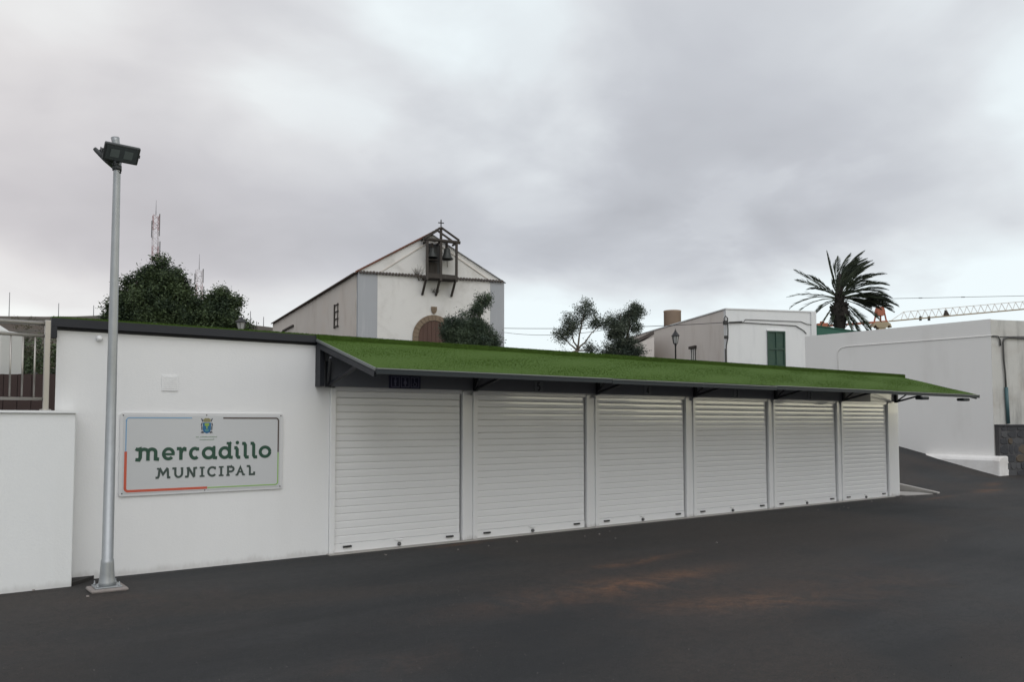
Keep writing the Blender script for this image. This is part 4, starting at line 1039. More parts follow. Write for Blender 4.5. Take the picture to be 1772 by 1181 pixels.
# timber bell frame
bf = MB(); O = .85
S0, S1, S2 = 3.80, 4.62, 5.56
bf = MB().prism([cf(S0 - .08, 9.98, O), cf(S2 + .08, 9.98, O), cf(S2 + .08, 9.98, -.0), cf(S0 - .08, 9.98, -.0)], (0, 0, .10)).build('bell_frame', 'old_wood', ch)
for s_ in (S0, S1, S2):
    MB().beam(cf(s_, 9.85, O - .06), cf(s_, 12.2 if s_ != S1 else 12.95, O - .06), .13, .13, up=ds).build('upright', 'old_wood', bf)
    MB().beam(cf(s_ - .02, 10.0, O - .12), cf(s_ - .08, 9.10, .04), .11, .11).build('bracket', 'old_wood', bf)
    MB().beam(cf(s_, 12.15, O), cf(s_, 12.15, .0), .10, .10).build('tie_beam', 'old_wood', bf)
MB().tube([cf(S0 - .22, 12.22, O - .06), cf(S2 + .22, 12.17, O - .06)], .10, 8).build('cross_beam', 'old_wood', bf)
MB().beam(cf(S0 - .06, 10.16, O - .06), cf(S2 + .06, 10.12, O - .06), .10, .20).build('sill_beam', 'old_wood', bf)
for a, b in ((S0 - .15, S1), (S2 + .15, S1)):
    MB().beam(cf(a, 12.28, O), cf(b, 12.95, O), .10, .10).build('rafter', 'old_wood', bf)
    MB().beam(cf(a, 12.28, .06), cf(b, 12.95, .06), .10, .10).build('rafter', 'old_wood', bf)
for k in range(6):
    t = k / 5.5
    MB().beam(cf(lerp(S0 - .15, S1, t), lerp(12.34, 13.0, t), O + .05), cf(lerp(S0 - .15, S1, t), lerp(12.34, 13.0, t), .0), .12, .03).build('roof_board', 'door_wood', bf)
# left bay: boarded opening behind the bell
MB().prism([cf(S0 + .17, 10.2, .03), cf(S1 + .20, 10.2, .03), cf(S1 + .20, 12.15, .03), cf(S0 + .17, 12.15, .03)], dn_ * .02).build('opening', 'iron', bf)
for k in range(4):
    s0 = S0 + .20 + k * .155
    MB().prism([cf(s0, 10.2, .06), cf(s0 + .14, 10.2, .06), cf(s0 + .14, 11.05, .06), cf(s0, 11.05, .06)], dn_ * .025).build('shutter_board', 'old_wood', bf)
MB().prism([cf(S0 + .07, 11.08, .50), cf(S1 - .07, 11.08, .50), cf(S1 - .07, 11.16, .50), cf(S0 + .07, 11.16, .50)], dn_ * .30).build('shelf', 'old_wood', bf)
def bell(s_, z, k):
    b = MB().lathe(cf(s_, z, .45), [(0.0, .62 * k), (.12 * k, .61 * k), (.17 * k, .54 * k), (.185 * k, .40 * k), (.215 * k, .25 * k), (.27 * k, .10 * k), (.345 * k, .02 * k), (.35 * k, -.02 * k), (.32 * k, -.03 * k), (.28 * k, .05 * k), (0, .5 * k)], 20).build('bell', 'bronze', bf)
    MB().beam(cf(s_ - .03, z + .60 * k, .45), cf(s_ - .03, z + .90 * k, .45), .14, .10).build('headstock', 'old_wood', b)
    MB().tube([cf(s_, z + .45 * k, .45), cf(s_, z - .05 * k, .45)], [.02, .04], 8).build('clapper', 'iron', b)
    return b
b1 = bell(S0 + .41, 11.26, .92)
b2 = bell(S1 + .47, 11.22, 1.05)
MB().tube([cf(S1 + .47, 11.18, .45), cf(S1 + .49, 10.75, .45)], .02, 6).build('bell_rope', 'twig', b2)
# cross
cx_ = MB().beam(cf(S1, 12.95, O - .06), cf(S1, 13.42, O - .06), .055, .055, up=ds).build('cross', 'iron', ch)
MB().beam(cf(S1 - .17, 13.24, O - .06), cf(S1 + .17, 13.24, O - .06), .055, .05).build('cross_arm', 'iron', cx_)
# side window, lintel
def csd(d, z, o=0.0): return FA + back_dir * d - ds * o + UP * z
wi = MB().prism([csd(4.2, 7.55, .02), csd(5.15, 7.55, .02), csd(5.15, 8.95, .02), csd(4.2, 8.95, .02)], ds * .03).build('side_window', 'church_side', ch)
for z_ in (7.60, 8.05, 8.5, 8.92): MB().beam(csd(4.15, z_, .06), csd(5.2, z_, .06), .05, .05).build('window_bar', 'old_wood', wi)
MB().beam(csd(5.1, 7.5, .06), csd(5.1, 9.0, .06), .10, .06).build('window_jamb', 'old_wood', wi)
MB().beam(csd(4.3, 7.5, .05), csd(4.3, 9.0, .05), .05, .05).build('window_jamb', 'old_wood', wi)
MB().beam(csd(17.6, 9.05, .06), csd(21.6, 9.05, .06), .16, .12).build('lintel', 'old_wood', ch)
MB().beam(csd(21.6, 9.0, .06), csd(21.6, 7.2, .06), .35, .2).build('side_post', 'old_wood', ch)
# dry weeds rooted by the bell frame
mb = MB(); r2 = random.Random(4)
for base_s, base_z, n_, hh in ((3.55, 10.22, 26, .65), (3.70, 9.9, 22, .4), (4.55, 9.25, 22, .35)):
    for _ in range(n_):
        p = cf(base_s + r2.uniform(-.25, .12), base_z, .12)
        q = p + (ds * r2.uniform(-.7, .5) - dn_ * r2.uniform(0, .5) + UP * r2.uniform(.3, 1)).normalized() * hh * r2.uniform(.5, 1)
        mb.tube([p, lerp(p, q, .5) + UP * .03, q], [.010, .007, .004], 3)
wd = mb.build('dry_weeds', 'twig'); wd['label'] = 'dry weeds sprouting beside the bell frame on the church'; wd['category'] = 'plant'

# ------------------------------------------------------------------ flat roofed house
HC = Vector((32.327, 25.893, 0)); HR = Vector((37.004, 23.897, 0)); HL = Vector((36.934, 36.05, 0))
ux = (HR - HC).normalized(); uy = (HL - HC).normalized()
ho = thing('flat_roofed_house', 'flat roofed house with pinkish side wall and one green window', 'house', tuple(HC + UP * 2.6))
ZH = 7.366; ZG = 2.3
HWd = (HR - HC).length; HLn = (HL - HC).length + 4
nf = Vector((ux.y, -ux.x, 0));  nf = nf if nf.y < 0 else -nf      # outward from the front
ns_ = Vector((-uy.y, uy.x, 0)); ns_ = ns_ if ns_.x < 0 else -ns_  # outward from the side
def hf(s, z, o=0.0): return HC + ux * s + nf * o + UP * z
def hs(d, z, o=0.0): return HC + uy * d + ns_ * o + UP * z
MB().prism([hf(0, ZG), hf(HWd - .25, ZG), hf(HWd - .25, ZG) + uy * .25, hf(0, ZG) + uy * .25], (0, 0, ZH - ZG - .02)).build('front_wall', 'house_front', ho)
MB().prism([hs(.252, ZG, -.004), hs(.252, ZG, -.004) + ux * (HWd - .26), hs(HLn, ZG, -.004) + ux * (HWd - .26), hs(HLn, ZG, -.004)], (0, 0, ZH - ZG - .04)).build('side_wall', 'house_side', ho)
MB().prism([hf(-.04, ZH - .019, .04), hf(HWd, ZH - .019, .04), hf(HWd, ZH - .019, .04) + uy * (HLn + .1), hs(HLn + .05, ZH - .019, .04)], (0, 0, .06)).build('parapet_cap', 'house_front', ho)
MB().prism([hf(HWd - .3, ZH - 1.35, .05), hf(HWd, ZH - 1.35, .05), hf(HWd, ZH - 1.35, .05) + uy * 2, hf(HWd - .3, ZH - 1.35, .05) + uy * 2], (0, 0, 1.33)).build('cornice_block', 'house_front', ho)
# green window
wn = MB().box((0, 0, 0), (.01, .01, .01))
w0, w1, z0, z1 = 2.30, 3.24, 4.50, 6.31
wn = MB().prism([hf(w0, z0, .004), hf(w1, z0, .004), hf(w1, z1, .004), hf(w0, z1, .004)], nf * .02).build('green_window', 'shutter_green', ho)
for a, b, c_, d_ in ((w0 - .03, w0 + .05, z0, z1), (w1 - .05, w1 + .03, z0, z1), ((w0 + w1) / 2 - .03, (w0 + w1) / 2 + .03, z0 + .06, z1 - .08)):
    MB().prism([hf(a, c_, .027), hf(b, c_, .027), hf(b, d_, .027), hf(a, d_, .027)], nf * .05).build('window_frame', 'shutter_green', wn)
for zz in (z0, (z0 + z1) / 2 - .05, z1 - .08):
    MB().prism([hf(w0 + .052, zz, .027), hf(w1 - .052, zz, .027), hf(w1 - .052, zz + .08, .027), hf(w0 + .052, zz + .08, .027)], nf * .045).build('window_rail', 'shutter_green', wn)
MB().prism([hf(w0 - .06, z1 + .002, .002), hf(w1 + .06, z1 + .002, .002), hf(w1 + .06, z1 + .05, .002), hf(w0 - .06, z1 + .05, .002)], nf * .09).build('window_head', 'house_front', ho)
# side windows
for d0, d1, za_, zb_ in ((3.55, 4.15, 4.4, 5.75), (9.6, 10.5, 4.4, 5.55)):
    f = MB().prism([hs(d0, za_, .006), hs(d1, za_, .006), hs(d1, zb_, .006), hs(d0, zb_, .006)], ns_ * .02).build('side_window', 'glass_dark', ho)
    for q in (.12, .5, .88):
        MB().beam(hs(lerp(d0, d1, q), za_, .05), hs(lerp(d0, d1, q), zb_ - .08, .05), .06, .05).build('window_bar', 'white_wood', f)
    MB().beam(hs(d0 - .1, zb_ + .03, .06), hs(d1 + .1, zb_ + .03, .06), .12, .14).build('lintel', 'old_wood', f)
# wiring on the front
MB().tube([hf(.35, 6.68, .04), hf(.95, 6.72, .04), hf(1.05, 6.86, .04), hf(4.2, 6.84, .04), hf(4.55, 6.72, .04), hf(4.8, 6.70, .04)], .018, 6).build('wiring', 'conduit', ho)
MB().tube([hf(.1, 6.66, .04), hf(.9, 6.70, .04), hf(3.9, 6.62, .04), hf(4.35, 6.38, .04), hf(4.5, 6.22, .04)], .022, 6).build('wiring', 'conduit', ho)
MB().beam(hf(.15, 6.68, .06), hf(.85, 6.73, .06), .06, .07).build('wiring_box', 'iron', ho)
MB().tube([hf(-.10, 6.6, .10), hf(-.16, 6.85, .10), hf(-.08, 7.0, .10), hf(.03, 6.9, .10), hf(.06, 6.3, .08), hf(.06, 5.9, .06), hf(-.03, 5.5, .06), hf(-.06, 4.2, .06)], .028, 6).build('wiring', 'cable', ho)
MB().beam(hf(-.10, 6.75, .10), hf(-.10, 6.55, .10), .16, .16, up=ux).build('insulator', 'iron', ho)
MB().beam(hf(-.08, 6.0, .10), hf(-.08, 5.85, .10), .12, .12, up=ux).build('insulator', 'iron', ho)
MB().beam(hf(-.06, 5.35, .06), hf(-.06, 4.0, .06), .08, .08, up=ux).build('conduit', 'conduit', ho)
# round tan chimney tank on the roof
tk = FW * 57 + RT * ((1165 - 886) / 1385 * 57)
MB().lathe((tk.x, tk.y, 7.3), [(.61, 0), (.61, 2.25), (.625, 2.26), (.625, 2.36), (.58, 2.365)], 22).build('round_tank', 'tank_tan', ho)
# low tiled annex beyond, by the olive trees
an = thing('tiled_annex', 'low annex with brown sloping roof between olive trees and pinkish house', 'annex', tuple(hs(13, 2.6, 2)))
A0 = FW * 46 + RT * 5.9; A1 = FW * 46 + RT * 8.2
MB().prism([A0 + UP * 3, A1 + UP * 3, A1 + UP * 6.6, A0 + UP * 5.7], FW * 5).build('wall', 'house_side', an)
MB().prism([A0 - RT * .3 + UP * 5.55, A1 + UP * 6.75, A1 + UP * 6.95, A0 - RT * .3 + UP * 5.75], FW * 5.2 - FW * .3).build('roof', 'tile_dark', an)

# green parapet behind the large house
gp = thing('green_roofed_shed', 'green painted parapet of a shed between flat house and palm', 'shed', tuple(FW * 46 + RT * 18.5 + UP * 3))
gq = FW * 46
MB().prism([gq + RT * 17.2 + UP * 3, gq + RT * 20.2 + UP * 3, gq + RT * 20.2 + UP * 6.85, gq + RT * 17.2 + UP * 7.28], FW * 4).build('wall', 'green_sheet', gp)
MB().prism([gq + RT * 17.15 - FW * .05 + UP * 7.285, gq + RT * 20.25 - FW * .05 + UP * 6.855, gq + RT * 20.25 - FW * .05 + UP * 6.90, gq + RT * 17.15 - FW * .05 + UP * 7.33], FW * 4.1).build('cap', 'green_sheet', gp)

# ------------------------------------------------------------------ trees
def trunk_mb(mb, base, top, r0, r1, seed, bend=.15, n=6):
    r = random.Random(seed); base, top = Vector(base), Vector(top); L = (top - base).length
    pts = [lerp(base, top, k / n) + Vector((r.uniform(-1, 1), r.uniform(-1, 1), 0)) * bend * L * .12 * (0 if k in (0, n) else 1) for k in range(n + 1)]
    mb.tube(pts, [lerp(r0, r1, (k / n) ** .8) for k in range(n + 1)], 7); return mb
def tree(name, label, base, fork, blobs, n, size, seed, lm, bm_, r0=.28, group=None, clump=.42):
    t_ = thing(name, label, 'tree', base, group)
    mb = MB(); trunk_mb(mb, base, fork, r0, r0 * .6, seed)
    r = random.Random(seed + 1)
    lumps = []
    for b in blobs:
        lumps.append((b[0], b[1], b[2], b[3] * .74, b[4] * .74, b[5] * .74))
        for _ in range(5):
            d = Vector((r.gauss(0, 1), r.gauss(0, 1), r.gauss(.2, 1))).normalized(); q = r.uniform(.26, .46); k = r.uniform(.62, .92)
            lumps.append((b[0] + d.x * b[3] * k, b[1] + d.y * b[4] * k, b[2] + d.z * b[5] * k, b[3] * q, b[4] * q, b[5] * q))
    for b in blobs:
        c = Vector((b[0], b[1], b[2] - b[5] * .1))
        trunk_mb(mb, fork, c, r0 * .5, r0 * .14, seed + int(b[0] * 10), .5)
        for _ in range(4):
            d = Vector((r.uniform(-1, 1) * b[3], r.uniform(-1, 1) * b[4], r.uniform(-.3, 1) * b[5])) * .75
            s_ = lerp(Vector(fork), c, r.uniform(.55, 1))
            trunk_mb(mb, s_, c + d, r0 * .16, r0 * .05, seed + r.randrange(999), .4, 4)
    mb.build('trunk', bm_, t_)
    leaf_cloud(MB(), lumps, n, size, seed + 2, clump).build('crown', lm, t_)
    return t_
def at(u, v, Dp):      # a place Dp metres ahead of the street corner, u metres across, height v
    return FW * Dp + RT * u + UP * v
def blob(u, v, Dp, rx, rz, ry=None): 
    p = at(u, v, Dp); return (p.x, p.y, p.z, rx, ry or rx, rz)
# big dark trees on the left (metres across at about 50 m)
b0 = at(-22.2, 4.4, 50)
tree('dense_tree', 'tall dark broadleaf tree directly behind the lamp pole', tuple(b0), tuple(at(-22.2, 6.6, 50)),
     [blob(-22.3, 11.05, 50, .85, .85), blob(-21.2, 10.75, 50, .95, .85), blob(-23.25, 10.25, 50, 1.0, 1.0), blob(-20.75, 9.7, 50, .8, .9), blob(-22.3, 9.3, 49.5, 1.5, 1.5), blob(-24.3, 9.0, 50, .9, 1.0), blob(-20.9, 8.3, 49.5, 1.5, 1.4), blob(-23.2, 7.8, 49.5, 1.6, 1.3), blob(-25.2, 7.8, 50.5, .95, 1.05), blob(-22.0, 7.0, 49, 2.0, 1.3)], 95000, .165, 51, 'leaf_dark', 'bark', group='dark trees behind the plain wall')
tree('dense_tree', 'lower dark broadleaf tree between taller dark tree and church', tuple(at(-19.0, 4.4, 51)), tuple(at(-19.0, 6.3, 51)),
     [blob(-19.6, 8.7, 51, 1.0, 1.0), blob(-18.7, 9.2, 51, .85, .9), blob(-18.1, 8.9, 51, .8, .85), blob(-18.6, 8.0, 50.5, 1.2, .9), blob(-17.5, 7.75, 50.5, .9, .8), blob(-19.7, 7.3, 50, 1.5, 1.2), blob(-17.3, 6.9, 51, .65, .6), blob(-18.2, 7.0, 50.5, 1.2, .8)], 56000, .165, 61, 'leaf_dark', 'bark', group='dark trees behind the plain wall')
# airy olive with visible limbs
tree('olive_tree', 'airy olive tree with thin pale trunk, left of denser olive', tuple(at(2.95, 3.0, 36)), tuple(at(2.95, 4.9, 36)),
     [blob(2.6, 6.15, 36, .62, .55), blob(3.25, 6.55, 36, .55, .45), blob(2.25, 5.55, 36, .42, .42), blob(3.35, 7.0, 36, .25, .28), blob(4.0, 6.1, 36, .6, .38), blob(3.55, 4.95, 36, .42, .32), blob(2.35, 4.75, 36, .2, .15)], 10500, .08, 71, 'leaf_olive', 'bark_olive', .10, 'olive trees beyond the awning', .5)
tree('olive_tree', 'dense dark olive tree beside the low tiled annex', tuple(at(5.0, 3.0, 36)), tuple(at(5.0, 4.6, 36)),
     [blob(4.75, 6.2, 36, .72, .62), blob(5.35, 6.3, 36, .55, .65), blob(4.9, 5.4, 36, .62, .6), blob(5.05, 4.8, 36, .45, .5), blob(5.7, 4.75, 36, .45, .38), blob(4.4, 4.95, 36, .4, .35), blob(5.5, 6.75, 36, .3, .25)], 27000, .08, 81, 'leaf_olive', 'bark_olive', .13, 'olive trees beyond the awning', .45)
tree('round_tree', 'bushy grey-green tree in front of the church door', tuple(at(-2.0, 3.2, 38)), tuple(at(-2.0, 4.6, 38)),
     [blob(-2.25, 6.3, 38, .95, .8), blob(-1.45, 5.9, 38, .8, .85), blob(-2.95, 5.9, 38, .55, .85), blob(-2.0, 5.2, 38, 1.15, .8), blob(-1.35, 7.45, 38, .36, .42), blob(-1.75, 6.95, 38, .4, .35), blob(-2.8, 5.0, 38, .6, .5), blob(-1.05, 5.4, 38, .42, .5)], 60000, .085, 91, 'leaf_shrub', 'bark_olive', .14, None, .45)

# ------------------------------------------------------------------ palm
pb = at(19.75, 3.4, 48)
pt = thing('palm_tree', 'wind-bent date palm with ragged fronds behind the white houses', 'palm', tuple(pb))
crown_c = at(19.75, 9.15, 48)
mb = MB()
pts = [lerp(pb, crown_c + UP * -.3, k / 14) for k in range(15)]
rr_ = [.34, .30, .28, .28, .27, .27, .27, .27, .27, .27, .28, .36, .47, .48, .30]
mb.tube(pts, rr_, 14)
mb.tube([crown_c + UP * -.5, crown_c + UP * .1, crown_c + UP * .8, crown_c + UP * 1.5 + RT * .1], [.32, .26, .17, .05], 10)
mb.build('trunk', 'palm_bark', pt)
mb = MB(); r2 = random.Random(33)
for k in range(110):
    z = r2.uniform(-1.9, .3); a = r2.uniform(0, 6.28)
    rr0 = .27 + .18 * math.exp(-((z + .9) / .6) ** 2)
    p = crown_c + UP * z + Vector((math.cos(a), math.sin(a), 0)) * rr0 * .9
    mb.beam(p, p + Vector((math.cos(a), math.sin(a), 0)) * r2.uniform(.1, .22) + UP * r2.uniform(.12, .3), .10, .04)
mb.build('frond_stubs', 'palm_bark', pt, kind='stuff')
def frond(a, el, L, seed, wind=1.0, sag=.5, dens=1.0):
    """a frond leaving the crown at heading a (0 = right as seen from the street), elevation el"""
    r = random.Random(seed); mb = MB()
    h = RT * math.cos(a) + FW * math.sin(a)
    d0 = (h * math.cos(el) + UP * math.sin(el)).normalized()
    pts = []; p = crown_c + d0 * .25; d = d0.copy(); n_ = 14
    for k in range(n_ + 1):
        pts.append(p.copy())
        d = (d + RT * .085 * wind * (k / n_ + .3) - UP * sag * .19 * (k / n_ + .25)).normalized()
        p = p + d * (L / n_)
    mb.tube(pts, [lerp(.032, .006, k / n_) for k in range(n_ + 1)], 4)
    m = int(95 * dens)
    for k in range(m):
        t = lerp(.16, 1.0, k / m) * n_
        i = min(int(t), n_ - 1); q = lerp(pts[i], pts[i + 1], t - i); dd = (pts[i + 1] - pts[i]).normalized()
        side = dd.cross(UP).normalized()
        if side.length < .1: side = RT
        for s_ in (-1, 1):
            ll = .70 * L / 2.6 * math.sin(math.pi * min(1, .18 + .80 * k / m)) * r.uniform(.7, 1.1)
            v = (dd * .95 + side * s_ * .48 + UP * r.uniform(-.12, .25) + RT * .55 * wind).normalized()
            tip = q + v * ll - UP * .05 * ll
            w = v.cross(Vector((r.uniform(-1, 1), r.uniform(-1, 1), 1))).normalized() * .021
            md = lerp(q, tip, .45)
            i0 = len(mb.v)
            mb.v += [tuple(q), tuple(md + w), tuple(tip), tuple(md - w)]; mb.f.append((i0, i0 + 1, i0 + 2, i0 + 3)); mb.sm.append(False)
    mb.build('frond', 'leaf_palm', pt)
sd_ = 100
R_ = rad
FR = [  # heading, elevation, length, wind, sag, density
 (R_(170), R_(73), 2.6, .3, .15, .7), (R_(150), R_(80), 2.3, .5, .2, 1), (R_(100), R_(84), 2.7, .8, .3, 1.2), (R_(60), R_(82), 2.75, 1.1, .3, 1.2), (R_(20), R_(78), 2.9, 1.0, .4, 1.2), (R_(-30), R_(74), 2.7, 1.1, .35, 1.2), (R_(10), R_(70), 2.8, 1.2, .35, 1.2), (R_(80), R_(75), 2.7, 1.1, .3, 1.2),
 (R_(5), R_(58), 2.75, .5, .2, .8), (R_(25), R_(52), 2.6, .7, .45, 1.2), (R_(-20), R_(48), 2.7, .7, .4, 1.2), (R_(15), R_(40), 2.7, .5, .45, 1.1), (R_(-10), R_(36), 2.7, .5, .5, 1.1), (R_(0), R_(27), 2.7, .4, .6, .9), (R_(30), R_(44), 2.6, .6, .4, 1.1),
 (R_(8), R_(10), 2.9, .7, .45, 1.3), (R_(-15), R_(6), 3.0, .7, .45, 1.3), (R_(25), R_(3), 2.9, .7, .35, 1.3), (R_(-5), R_(-3), 2.8, .7, .25, 1.2), (R_(5), R_(0), 3.1, .7, .4, 1.2), (R_(35), R_(8), 2.6, .7, .4, 1.1),
 (R_(-12), R_(-18), 2.4, .3, .5, .6), (R_(10), R_(-32), 2.4, .3, .5, .6), (R_(-25), R_(-42), 2.4, .2, .4, .6), (R_(20), R_(-50), 2.2, .2, .3, .5), (R_(-5), R_(-60), 2.2, .1, .2, .4), (R_(-60), R_(-66), 2.0, .1, .2, .4), (R_(0), R_(-45), 2.5, .2, .3, .5),
 (R_(178), R_(38), 2.8, -.1, .1, .5), (R_(165), R_(46), 2.0, .3, .3, .9), (R_(195), R_(26), 2.8, .0, .2, .5), (R_(170), R_(34), 1.7, .3, .5, .8), (R_(185), R_(11), 2.9, -.1, .25, .22), (R_(172), R_(10), 2.7, -.1, .55, .22), (R_(180), R_(0), 2.6, -.1, .6, .22), (R_(190), R_(-14), 1.6, .0, .5, .6), (R_(165), R_(-22), 1.4, .0, .4, .6), (R_(180), R_(-52), 1.8, .0, .2, .25), (R_(200), R_(-64), 1.9, 0, .2, .3),
 (R_(250), R_(60), 2.4, .9, .4, 1), (R_(280), R_(40), 2.5, .9, .4, 1), (R_(300), R_(20), 2.6, .9, .4, 1), (R_(260), R_(12), 2.3, .9, .4, .8), (R_(230), R_(30), 2.2, .7, .4, .7)]
r3 = random.Random(77)
for k in range(12): FR.append((R_(r3.uniform(-90, 90)), R_(r3.uniform(62, 84)), r3.uniform(2.3, 2.9), 1.0, .3, 1.2))
for k in range(8): FR.append((R_(r3.uniform(-40, 40)), R_(r3.uniform(-4, 14)), r3.uniform(2.5, 3.0), .7, .4, 1.3))
for (a, el, L, w_, sg_, de) in FR:
    sd_ += 1; frond(a, el, L * 1.07, sd_, w_, sg_, de)

# ------------------------------------------------------------------ street lanterns
def lantern(label, base, H, k=1.0):
    t_ = thing('street_lantern', label, 'street lamp', tuple(base), 'old style street lanterns behind the market')
    b = Vector(base)
    MB().lathe(b, [(.12, 0), (.12, .25), (.07, .32), (.055, .9), (.04, 1.0), (.036, H - .62), (.06, H - .60), (.06, H - .56), (.03, H - .54)], 10).build('post', 'iron', t_)
    hd = MB().lathe(b, [(.13 * k, H - .52), (.13 * k, H - .50), (.03, H - .545)], 6).build('lantern_head', 'iron', t_)
    for j in range(6):
        a = j * math.pi / 3
        MB().beam(b + Vector((math.cos(a) * .12 * k, math.sin(a) * .12 * k, H - .50)), b + Vector((math.cos(a) * .20 * k, math.sin(a) * .20 * k, H - .14)), .018).build('glazing_bar', 'iron', hd)
    MB().lathe(b, [(.105 * k, H - .49), (.18 * k, H - .15)], 6, smooth=False).build('glass', mat('lantern_glass', (.42, .42, .41), .2, .03, 8), hd)
    MB().lathe(b, [(.25 * k, H - .14), (.24 * k, H - .12), (.13 * k, H), (.07 * k, H + .07), (.06 * k, H + .10), (.02, H + .16), (.012, H + .22)], 6, smooth=False).build('lantern_roof', 'iron', hd)
lantern('black street lantern in front of the pinkish house wall', at(7.79, 3.2, 38), 2.72, .82)
lantern('black street lantern half hidden at the right edge of dark trees', at(-13.6, 4.1, 40), 2.72, 1.3)

# ------------------------------------------------------------------ masts, wires, crane
def lattice_mast(name, label, base, H, w, bands, seed, top):
    t_ = thing(name, label, 'radio mast', tuple(base), 'radio masts on the hill')
    b = Vector(base); n_ = 14
    for j in range(bands):
        z0, z1 = H * j / bands, H * (j + 1) / bands
        mb = MB()
        for q in range(4):
            c0 = Vector(((-1, 1, 1, -1)[q] * w / 2, (-1, -1, 1, 1)[q] * w / 2, 0)); c1 = Vector(((1, 1, -1, -1)[q] * w / 2, (-1, 1, 1, -1)[q] * w / 2, 0))
            mb.beam(b + c0 + UP * z0, b + c0 + UP * z1, .20)
            m_ = 3
            for s_ in range(m_):
                za, zb = lerp(z0, z1, s_ / m_), lerp(z0, z1, (s_ + 1) / m_)
                mb.beam(b + (c0 if s_ % 2 else c1) + UP * za, b + (c1 if s_ % 2 else c0) + UP * zb, .13)
        mb.build('lattice_section', 'mast_red' if j % 2 == 0 else 'mast_white', t_)
    MB().tube([b + UP * H, b + UP * (H * top)], [.16, .07], 6).build('whip_aerial', 'mast_grey', t_)
    r = random.Random(seed)
    for (u, z, hh) in ((1, .93, .16), (-1, .90, .12), (1.2, .75, .12), (-1, .60, .10), (2.2, .60, .09)):
        o = RT * u * w * .75
        mb = MB().beam(b + o + UP * H * (z - hh / 2), b + o + UP * H * (z + hh / 2), .55, .4); mb.beam(b + UP * H * z, b + o + UP * H * z, .16); mb.build('antenna_panel', 'mast_grey', t_)
lattice_mast('radio_mast', 'taller red and white lattice radio mast above the dark tree', at(-180.0, 36, 400), 70.5, 2.6, 9, 1, 1.11)
lattice_mast('radio_mast', 'shorter red and white lattice radio mast right of the taller one', at(-165.5, 36, 420), 46.5, 2.9, 6, 2, 1.18)
POLES = [(-875, 505, 300, 'thin grey pole on the hill above the railing, farthest left'), (-789, 524, 300, 'thin grey pole on the hill between railing post and lamp pole'), (-728, 528, 300, 'short thin pole on the hill just left of the lamp pole'),
         (-455, 538, 300, 'thin pole on the hill just right of the lantern by the trees'), (-444, 556, 300, 'shortest thin pole on the hill between trees and church'), (-432, 548, 300, 'thin dark pole on the hill nearest the church')]
for du, v_, Dp, lb in POLES:
    u = du / 1385 * Dp; top = 1.65 + (732 - v_) / 1385 * Dp; bot = 33 if du < -500 else 33
    q = MB().tube([at(u, bot, Dp), at(u, top, Dp)], [.20, .12], 6).build('thin_pole', 'mast_grey'); tag(q, lb, 'pole', 'thin poles along the hilltop')
def wire(name, label, a, b, r, sag, m='cable', n=14):
    a, b = Vector(a), Vector(b)
    o = MB().tube([lerp(a, b, k / n) - UP * sag * 4 * (k / n) * (1 - k / n) for k in range(n + 1)], r, 5).build(name, m)
    tag(o, label, 'cable', 'overhead cables behind the market'); return o
wire('overhead_cable', 'upper thin cable running from church corner to house corner', cf(CW, 7.35, .05), hf(-.10, 6.66, .18), .016, .12)
wire('overhead_cable', 'lower sagging cable between church corner and olive trees', cf(CW, 7.1, .05), at(4.3, 5.9, 36.5), .012, .2)

cr = thing('tower_crane', 'orange tower crane with long jib behind the palm and white house', 'crane', tuple(at(65, 2, 140)))
J0, J1 = at(53.0, 18.5, 140), at(96, 22.15, 140)
Pm = at(66.0, 19.45, 140)
MB().beam(J0, Pm, .34, .34).build('counter_jib', 'crane_orange', cr)
MB().beam(at(53.6, 18.5, 140), at(55.4, 18.6, 140), 1.0, 1.1).build('counterweight', 'crane_orange', cr)
MB().beam(at(54.2, 19.2, 140), at(54.8, 19.2, 140), .5, .5).build('winch', 'crane_orange', cr)
for s_ in (-.5, .5):
    MB().beam(Pm + FW * s_, J1 + FW * s_, .13, .13).build('jib_chord', 'crane_yellow', cr)
T0 = at(68.9, 21.15, 140); T1 = J1 + UP * 1.35
MB().beam(T0, T1, .09, .09).build('top_chord', 'crane_pale', cr)
MB().beam(Pm + RT * .6 + UP * .1, T0, .09, .09).build('jib_lacing', 'crane_pale', cr)
for k in range(22):
    a_ = lerp(T0, T1, k / 22); b0_ = lerp(Pm, J1, (k + .5) / 24.4 + .10); b1_ = lerp(Pm, J1, (k - .5) / 24.4 + .10)
    MB().beam(a_, b0_, .065).build('jib_lacing', 'crane_pale', cr); MB().beam(a_, b1_, .065).build('jib_lacing', 'crane_pale', cr)
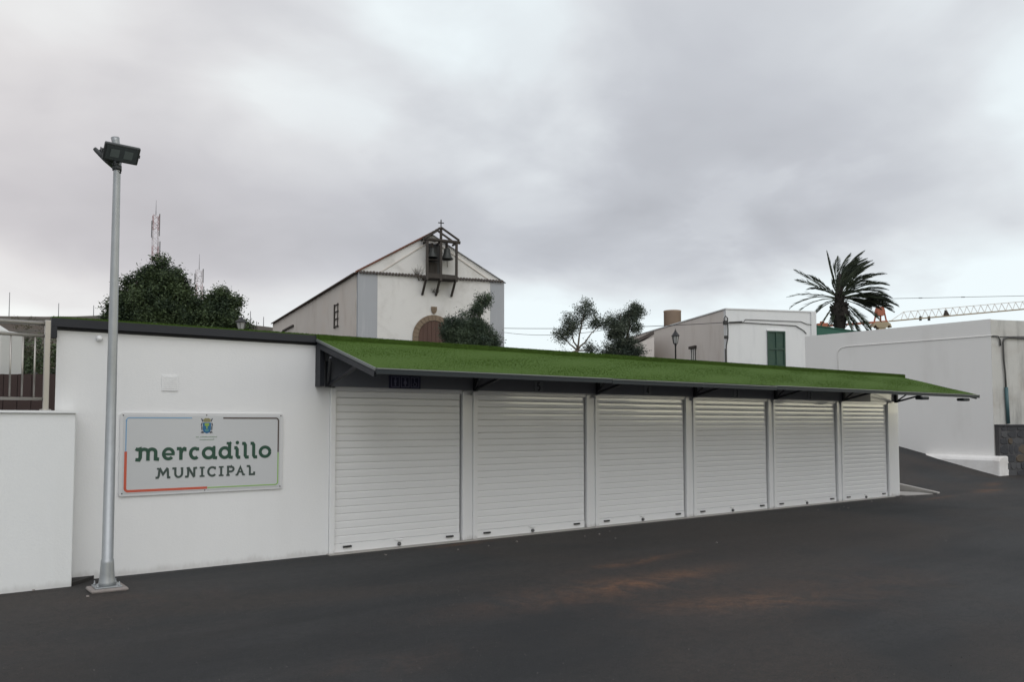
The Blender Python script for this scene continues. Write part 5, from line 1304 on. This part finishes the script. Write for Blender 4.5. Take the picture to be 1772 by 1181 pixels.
# head: cab, legs, slewing ring
MB().prism([at(64.75 + u, 0 + z, 139.6) for u, z in ((-.55, 20.45), (.45, 20.45), (.72, 21.2), (.5, 22.0), (-.45, 22.0), (-.72, 21.2))], FW * 1.1).build('cab', 'crane_orange', cr)
for u0, u1 in ((-1.15, -.5), (1.05, .5), (0, 0)):
    MB().beam(at(64.8 + u0, 19.3, 140), at(64.8 + u1, 22.0 if u0 else 20.5, 140), .20).build('head_leg', 'crane_orange', cr)
for u in (-.35, .4):
    MB().beam(at(64.8 + u, 21.9, 140), at(64.8 + u * .6, 23.0, 140), .12).build('head_leg', 'iron', cr)
MB().prism([at(64.75 + u, z, 139.3) for u, z in ((-1.7, 18.35), (-1.15, 18.75), (-.8, 18.3), (.8, 18.3), (1.15, 18.75), (1.7, 18.35), (1.45, 19.0), (.9, 19.3), (-.9, 19.3), (-1.45, 19.0))], FW * 1.4).build('slewing_ring', 'crane_yellow', cr)
MB().beam(at(64.8, 2, 140), at(64.8, 18.3, 140), 1.2, 1.2, up=RT).build('tower', 'crane_yellow', cr)
for u in (71.6, 73.1): MB().beam(at(u, 19.55, 139.6), at(u, 20.3, 139.6), .32, .32, up=RT).build('trolley', 'iron', cr)
MB().prism([at(75.9, 20.4, 139.5), at(76.7, 20.45, 139.5), at(76.1, 21.4, 139.5)], FW * .6).build('winch_housing', 'old_wood', cr)
MB().tube([at(64.8, 23.45, 140), at(96, 24.1, 140)], .045, 5).build('pendant_cable', 'mast_grey', cr)
for u in (71.9, 79.4): MB().beam(at(u - .3, 23.45 + (u - 64.8) * .0208, 140), at(u + .3, 23.46 + (u - 64.8) * .0208, 140), .14).build('cable_clamp', 'mast_grey', cr)

# ------------------------------------------------------------------ houses across the street, mirrored in the glossy shutters
for (x0, x1, h, d, lb) in ((8.0, 24.0, 3.6, 8, 'long white house across the street, mirrored faintly in the shutters'), (24.4, 33.0, 2.8, 9, 'lower white house across the street beside the long one'), (33.4, 62.0, 2.25, 8, 'lowest white house across the street, mirrored in the last shutters')):
    op = thing('street_house', lb, 'house', ((x0 + x1) / 2, -14 - d / 2, 0), 'houses across the street')
    MB().box((x0, -14.0 - d, -.3), (x1, -14.0, h)).build('wall', 'big_wall', op)
    MB().box((x0 - .06, -14.06 - d, h + .002), (x1 + .06, -13.94, h + .14)).build('parapet', 'house_front', op)
    x = x0 + 1.6
    while x < x1 - 2.2:
        w = MB().box((x, -13.998, 0.9), (x + 1.1, -13.97, 2.0)).build('window', 'glass_dark', op)
        MB().box((x - .08, -13.968, 0.82), (x + 1.18, -13.90, 0.898)).build('sill', 'white_wood', w)
        x += 3.4
